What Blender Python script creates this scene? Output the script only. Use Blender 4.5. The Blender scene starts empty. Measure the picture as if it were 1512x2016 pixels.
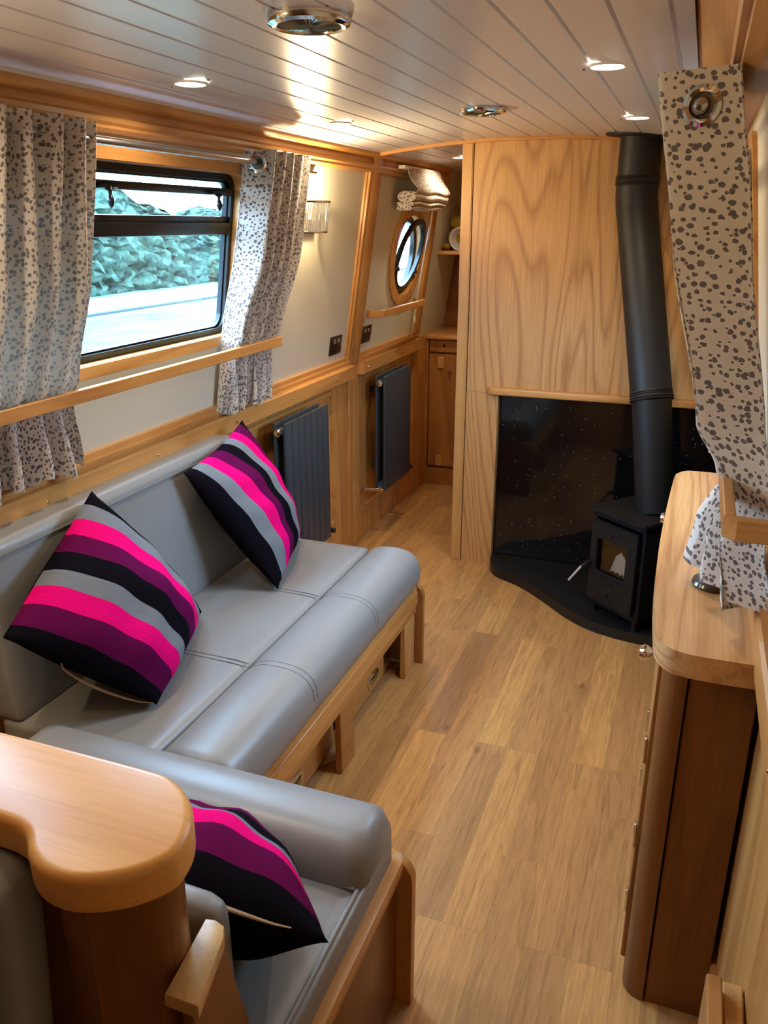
import bpy, bmesh, math, random
from mathutils import Vector, Matrix
random.seed(7)
C = bpy.context.scene.collection
S = bpy.context.scene
PI = math.pi

# ------------------------------------------------------------------ camera
F = 1600.0
pitch = math.atan2(568.0, F)
yaw = math.atan2(634.0, F*math.cos(pitch)+568*math.sin(pitch))
hd = Vector((-math.sin(yaw), math.cos(yaw), 0)); rt = Vector((math.cos(yaw), math.sin(yaw), 0)); uz = Vector((0, 0, 1))
fw = hd*math.cos(pitch)-uz*math.sin(pitch); up = hd*math.sin(pitch)+uz*math.cos(pitch)
cam = bpy.data.cameras.new('camera'); co = bpy.data.objects.new('camera', cam); C.objects.link(co)
cam.sensor_fit = 'VERTICAL'; cam.sensor_height = 24.0; cam.lens = 24.0*F/2016.0; cam.clip_start = 0.02
R = Matrix((rt, up, -fw)).transposed().to_4x4(); R.translation = Vector((0, 0, 1.62)); co.matrix_world = R
S.camera = co

# ------------------------------------------------------------------ world, daylight, exposure
S.view_settings.view_transform = 'Standard'; S.view_settings.look = 'None'
S.view_settings.gamma = 1.0; S.view_settings.use_curve_mapping = False
S.view_settings.exposure = 0.28
w = bpy.data.worlds.new('sky'); S.world = w; w.use_nodes = True
wb = w.node_tree.nodes['Background']; wb.inputs[0].default_value = (0.38, 0.66, 1.0, 1); wb.inputs[1].default_value = 42.0
S.cycles.max_bounces = 10; S.cycles.diffuse_bounces = 5; S.cycles.glossy_bounces = 4
S.cycles.transmission_bounces = 6; S.cycles.transparent_max_bounces = 10
S.cycles.sample_clamp_indirect = 3.0; S.cycles.caustics_reflective = False; S.cycles.caustics_refractive = False
S.cycles.use_denoising = True

SPOT_W = 2.6
SPOT_Y = [2.007, 2.95, 1.05]
WARM = (1.0, 0.80, 0.56)

def tilt_wall(side, y, z, off=0.0):
    """point on the leaning cabin side (side -1 port, +1 starboard), off metres into the room"""
    if side < 0: return Vector((-1.57+0.145*(z-0.95)+off, y, z))
    return Vector((0.20-0.145*(z-0.95)-off, y, z))

def portal(side, y0, y1, z0, z1):
    l = bpy.data.lights.new('daylight', 'AREA'); l.shape = 'RECTANGLE'; l.size = y1-y0; l.size_y = z1-z0
    l.cycles.is_portal = True
    o = bpy.data.objects.new('daylight', l); C.objects.link(o)
    c = tilt_wall(side, (y0+y1)/2, (z0+z1)/2, -0.10); o.location = c
    n = Vector((-side, 0, 0.0)); yv = Vector((0, 0, 1)); zv = -n; xv = yv.cross(zv)
    o.matrix_world = Matrix((xv, yv, zv)).transposed().to_4x4(); o.location = c

WIN = [(-1, 1.02, 2.56, 1.255, 1.774), (1, 2.00, 2.76, 1.255, 1.774)]
for wn in WIN: portal(*wn)
portal(-1, 4.12, 4.58, 1.22, 1.68)

# ------------------------------------------------------------------ materials
def lin(c):
    return tuple(((v/255)/12.92 if v/255 <= 0.04045 else ((v/255+0.055)/1.055)**2.4) for v in c)+(1,)

class NT:
    def __init__(s, name):
        s.m = bpy.data.materials.new(name); s.m.use_nodes = True; s.t = s.m.node_tree
        s.b = s.t.nodes['Principled BSDF']; s.out = s.t.nodes['Material Output']
    def n(s, typ, **kw):
        nd = s.t.nodes.new(typ)
        for k, v in kw.items():
            if k.startswith('i_'):
                key = k[2:]; key = int(key) if key.isdigit() else key
                nd.inputs[key].default_value = v
            else: setattr(nd, k, v)
        return nd
    def l(s, a, b): s.t.links.new(a, b)
    def math(s, op, a, b=None, c=None):
        nd = s.n('ShaderNodeMath', operation=op)
        for i, v in enumerate((a, b, c)):
            if v is None: continue
            if isinstance(v, (int, float)): nd.inputs[i].default_value = v
            else: s.l(v, nd.inputs[i])
        return nd.outputs[0]
    def mix(s, f, a, b, mode='MIX'):
        nd = s.n('ShaderNodeMix', data_type='RGBA', blend_type=mode)
        for sock, v in ((nd.inputs[0], f), (nd.inputs[6], a), (nd.inputs[7], b)):
            if isinstance(v, (int, float, tuple)): sock.default_value = v
            else: s.l(v, sock)
        return nd.outputs[2]
    def ramp(s, f, stops, interp='LINEAR'):
        nd = s.n('ShaderNodeValToRGB'); nd.color_ramp.interpolation = interp
        e = nd.color_ramp.elements
        while len(e) > 1: e.remove(e[-1])
        e[0].position = stops[0][0]; e[0].color = stops[0][1]
        for p, c in stops[1:]:
            x = e.new(p); x.color = c
        s.l(f, nd.inputs[0]); return nd.outputs[0]
    def bump(s, h, strength=0.2, dist=0.001):
        nd = s.n('ShaderNodeBump'); nd.inputs['Strength'].default_value = strength; nd.inputs['Distance'].default_value = dist
        s.l(h, nd.inputs['Height']); s.l(nd.outputs[0], s.b.inputs['Normal'])

def simple(name, col, rough=0.5, metal=0.0, spec=0.5, emit=None, es=0.0, coat=0.0):
    k = NT(name); k.b.inputs['Base Color'].default_value = lin(col); k.b.inputs['Roughness'].default_value = rough
    k.b.inputs['Metallic'].default_value = metal; k.b.inputs['Specular IOR Level'].default_value = spec
    if coat: k.b.inputs['Coat Weight'].default_value = coat; k.b.inputs['Coat Roughness'].default_value = 0.1
    if emit: k.b.inputs['Emission Color'].default_value = emit+(1,); k.b.inputs['Emission Strength'].default_value = es
    # very faint procedural wear so that no surface is perfectly even
    n = k.n('ShaderNodeTexNoise', i_Scale=60.0); tc = k.n('ShaderNodeTexCoord'); k.l(tc.outputs['Object'], n.inputs['Vector'])
    k.l(k.math('MULTIPLY_ADD', n.outputs[0], 0.06, max(rough-0.03, 0.02)), k.b.inputs['Roughness'])
    return k.m

def wood(name, axis, light=(214, 164, 100), dark=(168, 116, 62), ring=9.0, ringamt=0.55, rough=0.36, scale=1.0, pore=0.35, spec=0.45, thin=False):
    """oak with the grain running along the given axis"""
    k = NT(name); tc = k.n('ShaderNodeTexCoord'); mp = k.n('ShaderNodeMapping')
    sc = [1.0*scale]*3; sc['XYZ'.index(axis)] = 0.10*scale
    mp.inputs['Scale'].default_value = sc; k.l(tc.outputs['Object'], mp.inputs['Vector'])
    n1 = k.n('ShaderNodeTexNoise', i_Scale=3.0, i_Detail=2.0, i_Roughness=0.45, i_Distortion=0.3); k.l(mp.outputs[0], n1.inputs['Vector'])
    rings = k.math('FRACT', k.math('MULTIPLY', n1.outputs[0], ring))
    rr = k.ramp(rings, [(0.0, (0, 0, 0, 1)), (0.55, (0.25, 0.25, 0.25, 1)), (0.86, (1, 1, 1, 1)), (1.0, (0.0, 0.0, 0.0, 1))])
    if thin: rr = k.ramp(rings, [(0.0, (0.35, 0.35, 0.35, 1)), (0.12, (0, 0, 0, 1)), (0.6, (0.08, 0.08, 0.08, 1)), (0.88, (1, 1, 1, 1)), (1.0, (0.35, 0.35, 0.35, 1))])
    mp2 = k.n('ShaderNodeMapping'); s2 = [95.0*scale]*3; s2['XYZ'.index(axis)] = 3.0*scale; mp2.inputs['Scale'].default_value = s2
    k.l(tc.outputs['Object'], mp2.inputs['Vector'])
    n2 = k.n('ShaderNodeTexNoise', i_Scale=2.0, i_Detail=4.0, i_Roughness=0.65); k.l(mp2.outputs[0], n2.inputs['Vector'])
    pores = k.ramp(n2.outputs[0], [(0.35, (1, 1, 1, 1)), (0.62, (0, 0, 0, 1))])
    n3 = k.n('ShaderNodeTexNoise', i_Scale=1.4, i_Detail=1.0); k.l(mp.outputs[0], n3.inputs['Vector'])
    f = k.math('ADD', k.math('MULTIPLY', rr, ringamt), k.math('MULTIPLY', pores, pore))
    f = k.math('ADD', f, k.math('MULTIPLY_ADD', n3.outputs[0], 0.5, -0.22))
    f = k.math('MINIMUM', k.math('MAXIMUM', f, 0.0), 1.0)
    k.l(k.mix(f, lin(light), lin(dark)), k.b.inputs['Base Color'])
    k.b.inputs['Roughness'].default_value = rough; k.b.inputs['Specular IOR Level'].default_value = spec
    k.bump(f, 0.12, 0.0006)
    return k.m

OAK_Y = wood('oak_grain_lengthways', 'Y', (206, 150, 84), (160, 104, 50))
OAK_Z = wood('oak_grain_upright', 'Z', (206, 150, 84), (160, 104, 50))
OAK_X = wood('oak_grain_across', 'X', (208, 152, 86), (162, 106, 52))
OAK_PANEL = wood('oak_veneer_bulkhead', 'Z', (206, 160, 104), (146, 98, 52), ring=34, ringamt=0.55, scale=0.8, pore=0.3, thin=True)
OAK_PALE = wood('oak_pale', 'Z', (208, 162, 100), (176, 128, 72), ringamt=0.3)
OAK_TOP = wood('oak_worktop', 'Y', (214, 166, 112), (164, 112, 64), ring=30, ringamt=0.55, rough=0.27, spec=0.5, thin=True)
OAK_CAP = wood('oak_polished_cap', 'X', (234, 170, 92), (206, 138, 66), ring=8, ringamt=0.35, rough=0.36, spec=0.4)
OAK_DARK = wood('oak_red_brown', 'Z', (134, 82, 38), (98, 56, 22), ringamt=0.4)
OAK_DARK_X = wood('oak_red_brown_flat', 'Y', (176, 122, 68), (138, 90, 46), ringamt=0.4)
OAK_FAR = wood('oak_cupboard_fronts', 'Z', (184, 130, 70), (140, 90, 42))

def floor_mat():
    k = NT('vinyl_oak_planks'); tc = k.n('ShaderNodeTexCoord'); mp = k.n('ShaderNodeMapping')
    mp.inputs['Rotation'].default_value = (0, 0, PI/2); k.l(tc.outputs['Object'], mp.inputs['Vector'])
    br = k.n('ShaderNodeTexBrick'); k.l(mp.outputs[0], br.inputs['Vector'])
    br.inputs['Color1'].default_value = (0, 0, 0, 1); br.inputs['Color2'].default_value = (1, 1, 1, 1); br.inputs['Mortar'].default_value = (0.5, 0.5, 0.5, 1)
    br.inputs['Scale'].default_value = 1.0; br.inputs['Mortar Size'].default_value = 0.0007; br.inputs['Mortar Smooth'].default_value = 0.3
    br.inputs['Brick Width'].default_value = 0.75; br.inputs['Row Height'].default_value = 0.102; br.offset = 0.37; br.offset_frequency = 3
    sep = k.n('ShaderNodeSeparateXYZ'); k.l(tc.outputs['Object'], sep.inputs[0])
    off = k.math('MULTIPLY', br.outputs['Color'], 37.0)
    cb = k.n('ShaderNodeCombineXYZ'); k.l(k.math('ADD', sep.outputs[0], off), cb.inputs[0]); k.l(k.math('MULTIPLY', sep.outputs[1], 0.07), cb.inputs[1]); k.l(off, cb.inputs[2])
    n1 = k.n('ShaderNodeTexNoise', i_Scale=9.0, i_Detail=3.0, i_Roughness=0.6, i_Distortion=0.6); k.l(cb.outputs[0], n1.inputs['Vector'])
    rings = k.ramp(k.math('FRACT', k.math('MULTIPLY', n1.outputs[0], 7.0)), [(0, (0, 0, 0, 1)), (0.7, (0.5, 0.5, 0.5, 1)), (0.92, (1, 1, 1, 1)), (1, (0, 0, 0, 1))])
    n2 = k.n('ShaderNodeTexNoise', i_Scale=120.0, i_Detail=5.0, i_Roughness=0.75); k.l(cb.outputs[0], n2.inputs['Vector'])
    n3 = k.n('ShaderNodeTexNoise', i_Scale=3.2, i_Detail=2.0); k.l(cb.outputs[0], n3.inputs['Vector'])
    tone = k.math('ADD', k.math('MULTIPLY', br.outputs['Color'], 0.42), k.math('MULTIPLY', n3.outputs[0], 0.75))
    base = k.ramp(tone, [(0.15, lin((222, 172, 100))), (0.45, lin((206, 156, 94))), (0.7, lin((186, 140, 88))), (0.95, lin((160, 122, 82)))])
    g = k.math('ADD', k.math('MULTIPLY', rings, 0.30), k.math('MULTIPLY', k.ramp(n2.outputs[0], [(0.42, (0, 0, 0, 1)), (0.7, (1, 1, 1, 1))]), 0.42))
    c = k.mix(g, base, lin((118, 80, 44)))
    # knots
    kn = k.n('ShaderNodeTexVoronoi', i_Scale=3.4); cb2 = k.n('ShaderNodeCombineXYZ')
    k.l(k.math('MULTIPLY', sep.outputs[0], 2.0), cb2.inputs[0]); k.l(sep.outputs[1], cb2.inputs[1]); k.l(cb2.outputs[0], kn.inputs['Vector'])
    kf = k.ramp(kn.outputs['Distance'], [(0.0, (0.75, 0.75, 0.75, 1)), (0.035, (0.5, 0.5, 0.5, 1)), (0.10, (0, 0, 0, 1))])
    c = k.mix(kf, c, lin((96, 62, 36)))
    mf = k.math('MULTIPLY', br.outputs['Fac'], 0.3)
    c = k.mix(mf, c, lin((100, 70, 42)))
    k.l(c, k.b.inputs['Base Color']); k.b.inputs['Roughness'].default_value = 0.42; k.b.inputs['Specular IOR Level'].default_value = 0.35
    k.bump(k.math('MULTIPLY', g, -1.0), 0.12, 0.0005)
    return k.m
FLOOR = floor_mat()

def fabric_mat(name, scale=82.0, base=(222, 212, 200), spot=(92, 84, 88), thr=0.28):
    k = NT(name); tc = k.n('ShaderNodeTexCoord'); mp = k.n('ShaderNodeMapping'); k.l(tc.outputs['UV'], mp.inputs['Vector'])
    nz = k.n('ShaderNodeTexNoise', i_Scale=scale*1.8, i_Detail=2.0); k.l(mp.outputs[0], nz.inputs['Vector'])
    va = k.n('ShaderNodeVectorMath', operation='SCALE'); va.inputs['Scale'].default_value = 0.5/scale; k.l(nz.outputs['Color'], va.inputs[0])
    vb = k.n('ShaderNodeVectorMath', operation='ADD'); k.l(mp.outputs[0], vb.inputs[0]); k.l(va.outputs[0], vb.inputs[1])
    vo = k.n('ShaderNodeTexVoronoi', voronoi_dimensions='2D', i_Scale=scale); k.l(vb.outputs[0], vo.inputs['Vector'])
    wn = k.n('ShaderNodeSeparateColor'); k.l(vo.outputs['Color'], wn.inputs[0])
    t = k.math('MULTIPLY_ADD', wn.outputs[0], 0.26, thr-0.13)
    big = k.n('ShaderNodeTexNoise', i_Scale=9.0, i_Detail=1.0); k.l(mp.outputs[0], big.inputs['Vector'])
    t = k.math('ADD', t, k.math('MULTIPLY_ADD', big.outputs[0], 0.2, -0.1))
    m = k.math('LESS_THAN', vo.outputs['Distance'], t)
    k.l(k.mix(k.math('MULTIPLY', m, 0.9), lin(base), lin(spot)), k.b.inputs['Base Color'])
    k.b.inputs['Roughness'].default_value = 0.9; k.b.inputs['Specular IOR Level'].default_value = 0.1
    wv = k.n('ShaderNodeTexNoise', i_Scale=900.0); k.l(mp.outputs[0], wv.inputs['Vector']); k.bump(wv.outputs[0], 0.15, 0.0008)
    tr = k.n('ShaderNodeBsdfTranslucent'); tr.inputs[0].default_value = lin((220, 212, 200))
    ms = k.n('ShaderNodeMixShader'); ms.inputs[0].default_value = 0.18
    k.l(k.b.outputs[0], ms.inputs[1]); k.l(tr.outputs[0], ms.inputs[2]); k.l(ms.outputs[0], k.out.inputs[0])
    return k.m
FABRIC = fabric_mat('dalmatian_spot_fabric')
LINING = simple('curtain_lining', (226, 220, 206), 0.9, spec=0.1)

def leather_mat():
    k = NT('grey_leather'); tc = k.n('ShaderNodeTexCoord')
    n = k.n('ShaderNodeTexNoise', i_Scale=5.0, i_Detail=2.0); k.l(tc.outputs['Object'], n.inputs['Vector'])
    v = k.n('ShaderNodeTexVoronoi', i_Scale=420.0); k.l(tc.outputs['Object'], v.inputs['Vector'])
    k.l(k.mix(n.outputs[0], lin((130, 129, 127)), lin((138, 137, 135))), k.b.inputs['Base Color'])
    k.l(k.math('MULTIPLY_ADD', n.outputs[0], 0.12, 0.32), k.b.inputs['Roughness']); k.b.inputs['Specular IOR Level'].default_value = 0.55
    h = k.math('ADD', k.math('MULTIPLY', v.outputs['Distance'], 0.02), k.math('MULTIPLY', n.outputs[0], 1.0))
    k.bump(h, 0.35, 0.006)
    return k.m
LEATHER = leather_mat()
PIPING = simple('grey_piping', (150, 150, 146), 0.5)
SEAM = simple('seam_thread', (104, 104, 106), 0.7)

def stripe_mat(name):
    k = NT(name); tc = k.n('ShaderNodeTexCoord'); sp = k.n('ShaderNodeSeparateXYZ'); k.l(tc.outputs['UV'], sp.inputs[0])
    blk, gry, pnk, mar = lin((14, 14, 18)), lin((116, 120, 124)), lin((226, 12, 110)), lin((90, 14, 62))
    seq = [(0.0, blk), (0.105, gry), (0.215, pnk), (0.335, mar), (0.46, blk), (0.585, gry), (0.685, pnk), (0.80, mar), (0.925, blk)]
    c = k.ramp(sp.outputs[0], seq, 'CONSTANT')
    mp = k.n('ShaderNodeMapping'); mp.inputs['Scale'].default_value = (180, 8, 1); k.l(tc.outputs['UV'], mp.inputs['Vector'])
    n = k.n('ShaderNodeTexNoise', i_Scale=2.0, i_Detail=3.0); k.l(mp.outputs[0], n.inputs['Vector'])
    c = k.mix(k.math('MULTIPLY', k.ramp(n.outputs[0], [(0.45, (0, 0, 0, 1)), (0.7, (1, 1, 1, 1))]), 0.22), c, (0.02, 0.0, 0.015, 1), 'MIX')
    k.l(c, k.b.inputs['Base Color']); k.b.inputs['Roughness'].default_value = 0.9; k.b.inputs['Specular IOR Level'].default_value = 0.02
    k.bump(n.outputs[0], 0.2, 0.001)
    return k.m
STRIPES = stripe_mat('striped_pillow_fabric')
BLACK_CLOTH = simple('black_cloth', (13, 12, 15), 0.9, spec=0.02)
ZIP = simple('beige_zip', (176, 150, 116), 0.6)

def paint_mat(name, col, rough, n_scale=30, spec=0.5):
    k = NT(name); tc = k.n('ShaderNodeTexCoord'); n = k.n('ShaderNodeTexNoise', i_Scale=n_scale, i_Detail=2.0); k.l(tc.outputs['Object'], n.inputs['Vector'])
    k.b.inputs['Base Color'].default_value = lin(col); k.b.inputs['Specular IOR Level'].default_value = spec
    k.l(k.math('MULTIPLY_ADD', n.outputs[0], 0.05, rough-0.02), k.b.inputs['Roughness']); return k.m
CREAM = paint_mat('cream_lining_board', (204, 197, 178), 0.5)
WHITE_CEIL = paint_mat('satin_white_boards', (214, 209, 212), 0.30, 8, 0.55)

def granite_mat(name, rough):
    k = NT(name); tc = k.n('ShaderNodeTexCoord'); v = k.n('ShaderNodeTexVoronoi', i_Scale=70.0); k.l(tc.outputs['Object'], v.inputs['Vector'])
    sc = k.n('ShaderNodeSeparateColor'); k.l(v.outputs['Color'], sc.inputs[0])
    m = k.math('MULTIPLY', k.math('LESS_THAN', v.outputs['Distance'], 0.13), k.math('GREATER_THAN', sc.outputs[0], 0.82))
    k.l(k.mix(m, lin((12, 12, 13)), lin((180, 176, 160))), k.b.inputs['Base Color'])
    k.b.inputs['Roughness'].default_value = rough; return k.m
GRANITE = granite_mat('sparkle_black_granite', 0.06)
SLATE = simple('black_hearth_slab', (20, 21, 22), 0.45)
STOVE = simple('stove_black_paint', (17, 17, 19), 0.55, spec=0.35)
FLUE = simple('flue_black_enamel', (22, 22, 23), 0.52, spec=0.35)
CHROME = simple('chrome', (225, 225, 225), 0.08, 1.0)
STEEL = simple('brushed_steel', (200, 200, 205), 0.22, 1.0)
NICKEL = simple('dark_nickel', (88, 82, 76), 0.28, 1.0)
BRASS = simple('brass_screw', (205, 190, 150), 0.2, 1.0)
ANTHRA = simple('anthracite_radiator', (50, 58, 66), 0.42)
BLACKF = simple('black_window_frame', (12, 13, 15), 0.3, spec=0.3)
BLACKP = simple('black_plastic', (16, 16, 16), 0.5)
CREAMTAPE = simple('cream_webbing', (196, 192, 158), 0.7)
LIGHTSTONE = simple('greyboard', (120, 116, 108), 0.7)
PAPER = simple('white_paper', (228, 232, 238), 0.8)
LOG = simple('kindling_wood', (120, 84, 52), 0.8)
YELLOW = simple('yellow_plush', (150, 122, 44), 0.95, spec=0.05)
JARWHITE = simple('white_plastic', (205, 200, 202), 0.4)
BROWNGLASS = simple('brown_glass_base', (70, 52, 38), 0.15)
ORANGE = simple('orange_ceramic', (214, 140, 74), 0.5)
GREYCER = simple('grey_ceramic', (150, 150, 150), 0.4)
LAMPBACK = simple('cream_lamp_back', (236, 226, 204), 0.5)
WHITEPAINT = simple('white_bezel', (235, 230, 224), 0.5)
LED = simple('lamp_lens', (255, 250, 240), 0.5, emit=(1.0, 0.9, 0.74), es=14.0)
BULB = simple('lamp_bulb', (255, 245, 220), 0.5, emit=(1.0, 0.80, 0.50), es=25.0)

def glass_mat(name, tint=(1, 1, 1, 1), gloss=0.06, rough=0.0, graze=0.5):
    k = NT(name); k.t.nodes.remove(k.b)
    t = k.n('ShaderNodeBsdfTransparent'); t.inputs[0].default_value = tint
    g = k.n('ShaderNodeBsdfGlossy'); g.inputs['Roughness'].default_value = rough; g.inputs[0].default_value = (1, 1, 1, 1)
    lw = k.n('ShaderNodeLayerWeight'); lw.inputs[0].default_value = 0.5
    ms = k.n('ShaderNodeMixShader'); k.l(k.math('MULTIPLY_ADD', k.math('POWER', lw.outputs['Facing'], 4.0), graze, gloss), ms.inputs[0])
    k.l(t.outputs[0], ms.inputs[1]); k.l(g.outputs[0], ms.inputs[2]); k.l(ms.outputs[0], k.out.inputs[0]); return k.m
PANE = glass_mat('window_glass')
PORTPANE = glass_mat('porthole_glass', (0.97, 0.99, 1, 1), 0.01, graze=0.12)
SMOKED = glass_mat('stove_glass', (0.8, 0.76, 0.7, 1), 0.05)
CRYSTAL = NT('crystal_glass'); CRYSTAL.b.inputs['Transmission Weight'].default_value = 0.85; CRYSTAL.b.inputs['Roughness'].default_value = 0.05
CRYSTAL.b.inputs['Base Color'].default_value = (1, 0.96, 0.88, 1); CRYSTAL = CRYSTAL.m
RIBGLASS = NT('ribbed_glass'); RIBGLASS.b.inputs['Base Color'].default_value = lin((120, 118, 108)); RIBGLASS.b.inputs['Roughness'].default_value = 0.15
RIBGLASS.b.inputs['Metallic'].default_value = 0.5; RIBGLASS = RIBGLASS.m

def leaf_mat(name, a, b, sc):
    k = NT(name); tc = k.n('ShaderNodeTexCoord'); n = k.n('ShaderNodeTexNoise', i_Scale=sc, i_Detail=9.0, i_Roughness=0.85); k.l(tc.outputs['Object'], n.inputs['Vector'])
    k.l(k.ramp(n.outputs[0], [(0.40, lin(a)), (0.60, lin(b))]), k.b.inputs['Base Color']); k.b.inputs['Roughness'].default_value = 0.9; k.b.inputs['Specular IOR Level'].default_value = 0.1
    k.bump(n.outputs[0], 0.8, 0.05); return k.m
HEDGE = leaf_mat('hedge_leaves', (12, 26, 22), (58, 80, 66), 2.6)
GRASS = leaf_mat('bank_grass', (46, 66, 58), (72, 92, 80), 1.2)
PATH = leaf_mat('towpath_gravel', (150, 146, 134), (206, 204, 196), 2.0)

# ------------------------------------------------------------------ mesh helpers
def finish(bm, ang=38):
    bmesh.ops.recalc_face_normals(bm, faces=bm.faces)
    lim = math.radians(ang)
    for f in bm.faces: f.smooth = True
    for e in bm.edges:
        if len(e.link_faces) == 2: e.smooth = e.calc_face_angle(0.0) < lim
        else: e.smooth = False

def root_loc(o):
    while o.parent: o = o.parent
    return o.location.copy()

def obj(name, bm, mat, parent=None, loc=None, recalc=True, ang=38):
    """link a mesh built in world coordinates; origin at loc (things) or at the parent's base (parts)"""
    if recalc: finish(bm, ang)
    L = root_loc(parent) if parent else Vector(loc) if loc is not None else Vector((0, 0, 0))
    bmesh.ops.translate(bm, verts=bm.verts, vec=-L)
    me = bpy.data.meshes.new(name); bm.to_mesh(me); bm.free()
    for m in (mat if isinstance(mat, (list, tuple)) else [mat]): me.materials.append(m)
    o = bpy.data.objects.new(name, me); C.objects.link(o)
    if parent: o.parent = parent
    else: o.location = L
    return o

def tag(o, label, cat, group=None, kind=None):
    if label: o['label'] = label
    if cat: o['category'] = cat
    if group: o['group'] = group
    if kind: o['kind'] = kind
    return o
def thing(name, label, cat, loc, group=None):
    o = bpy.data.objects.new(name, None); C.objects.link(o); o.location = Vector(loc); o.empty_display_size = 0.05
    return tag(o, label, cat, group)
def struct(name, bm, mat, label=None, parent=None, **kw):
    o = obj(name, bm, mat, parent, **kw)
    if not parent: o['kind'] = 'structure'
    if label: o['label'] = label
    return o
def copy_tree(o, parent=None):
    c = o.copy(); C.objects.link(c); c.parent = parent
    for ch in list(o.children): copy_tree(ch, c)
    return c

def B(): return bmesh.new()
def box(bm, x0, x1, y0, y1, z0, z1, bev=0.0, seg=2):
    r = bmesh.ops.create_cube(bm, size=1.0); vs = r['verts']
    for v in vs: v.co = Vector(((x0+x1)/2+v.co.x*(x1-x0), (y0+y1)/2+v.co.y*(y1-y0), (z0+z1)/2+v.co.z*(z1-z0)))
    if bev > 0:
        es = {e for v in vs for e in v.link_edges}
        bmesh.ops.bevel(bm, geom=list(es), offset=bev, segments=seg, profile=0.5, affect='EDGES')
    return bm
def wbox(bm, side, y0, y1, z0, z1, o0, o1, bev=0.0):
    """box lying on the leaning cabin side, from offset o0 to o1 into the room"""
    r = bmesh.ops.create_cube(bm, size=1.0); vs = r['verts']
    for v in vs:
        y = (y0+y1)/2+v.co.y*(y1-y0); z = (z0+z1)/2+v.co.z*(z1-z0); o = (o0+o1)/2+v.co.x*(o1-o0)
        v.co = tilt_wall(side, y, z, o)
    if bev > 0: bmesh.ops.bevel(bm, geom=list({e for v in vs for e in v.link_edges}), offset=bev, segments=2, profile=0.5, affect='EDGES')
    return bm
def prism(bm, pts, ext, bev=0.0, seg=3, top_only=False):
    """polygon pts (3-D, planar) pushed along the vector ext"""
    ext = Vector(ext); vs = [bm.verts.new(Vector(p)) for p in pts]; f = bm.faces.new(vs)
    vt = [bm.verts.new(Vector(p)+ext) for p in pts]; ft = bm.faces.new(vt[::-1]); n = len(pts)
    for i in range(n): bm.faces.new((vs[i], vs[(i+1) % n], vt[(i+1) % n], vt[i]))
    if bev > 0:
        es = list(ft.edges) if top_only else list(f.edges)+list(ft.edges)
        bmesh.ops.bevel(bm, geom=es, offset=bev, segments=seg, profile=0.5, affect='EDGES')
    return bm
def sweep(bm, path, rad, seg=10, closed=False, cap=True):
    """round tube along a list of points; rad a number or a list"""
    P = [Vector(p) for p in path]; n = len(P); rings = []
    ref = None
    for i in range(n):
        a = P[(i-1) % n] if (closed or i > 0) else P[i]; b = P[(i+1) % n] if (closed or i < n-1) else P[i]
        t = (b-a).normalized()
        if ref is None:
            ref = t.orthogonal().normalized()
        ref = (ref-t*ref.dot(t)).normalized(); bn = t.cross(ref)
        r = rad[i] if isinstance(rad, (list, tuple)) else rad
        rings.append([bm.verts.new(P[i]+(ref*math.cos(2*PI*j/seg)+bn*math.sin(2*PI*j/seg))*r) for j in range(seg)])
    m = n if closed else n-1
    for i in range(m):
        A, D = rings[i], rings[(i+1) % n]
        for j in range(seg): bm.faces.new((A[j], A[(j+1) % seg], D[(j+1) % seg], D[j]))
    if cap and not closed: bm.faces.new(rings[0][::-1]); bm.faces.new(rings[-1])
    return bm
def lathe(bm, prof, centre, axis=(0, 0, 1), seg=32):
    """prof = [(radius, height)...] turned about the axis through centre"""
    ax = Vector(axis).normalized(); u = ax.orthogonal().normalized(); v = ax.cross(u); c = Vector(centre); rings = []
    for r, h in prof:
        if r < 1e-6: rings.append([bm.verts.new(c+ax*h)])
        else: rings.append([bm.verts.new(c+ax*h+(u*math.cos(2*PI*j/seg)+v*math.sin(2*PI*j/seg))*r) for j in range(seg)])
    for A, D in zip(rings, rings[1:]):
        for j in range(seg):
            k = (j+1) % seg
            if len(A) == 1 and len(D) == 1: continue
            if len(A) == 1: bm.faces.new((A[0], D[j], D[k]))
            elif len(D) == 1: bm.faces.new((A[j], A[k], D[0]))
            else: bm.faces.new((A[j], A[k], D[k], D[j]))
    return bm
def torus(bm, c, axis, R0, r, seg=40, s2=12):
    ax = Vector(axis).normalized(); u = ax.orthogonal().normalized(); v = ax.cross(u); c = Vector(c)
    sweep(bm, [c+(u*math.cos(2*PI*i/seg)+v*math.sin(2*PI*i/seg))*R0 for i in range(seg)], r, s2, closed=True); return bm
def holed(bm, outer, holes, fmap, depth):
    """flat plate with holes: 2-D loops mapped by fmap(a, b, d), d in (0, depth)"""
    for d in (0.0, depth):
        es = []; 
        for loop in [outer]+holes:
            vs = [bm.verts.new(fmap(a, b, d)) for a, b in loop]
            es += [bm.edges.new((vs[i], vs[(i+1) % len(vs)])) for i in range(len(vs))]
            if d == 0.0: firsts = getattr(holed, 'f', []); firsts.append(vs); holed.f = firsts
            else: holed.g = getattr(holed, 'g', []); holed.g.append(vs)
        bmesh.ops.triangle_fill(bm, edges=es, use_beauty=True)
    for A, D in zip(holed.f, holed.g):
        for i in range(len(A)): 
            j = (i+1) % len(A)
            try: bm.faces.new((A[i], A[j], D[j], D[i]))
            except ValueError: pass
    holed.f = []; holed.g = []
    return bm
holed.f = []; holed.g = []
def rrect(y0, y1, z0, z1, r, n=6):
    out = []
    for cy, cz, a0 in ((y1-r, z1-r, 0), (y0+r, z1-r, 90), (y0+r, z0+r, 180), (y1-r, z0+r, 270)):
        for i in range(n+1):
            a = math.radians(a0+90*i/n); out.append((cy+r*math.cos(a), cz+r*math.sin(a)))
    return out
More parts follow.
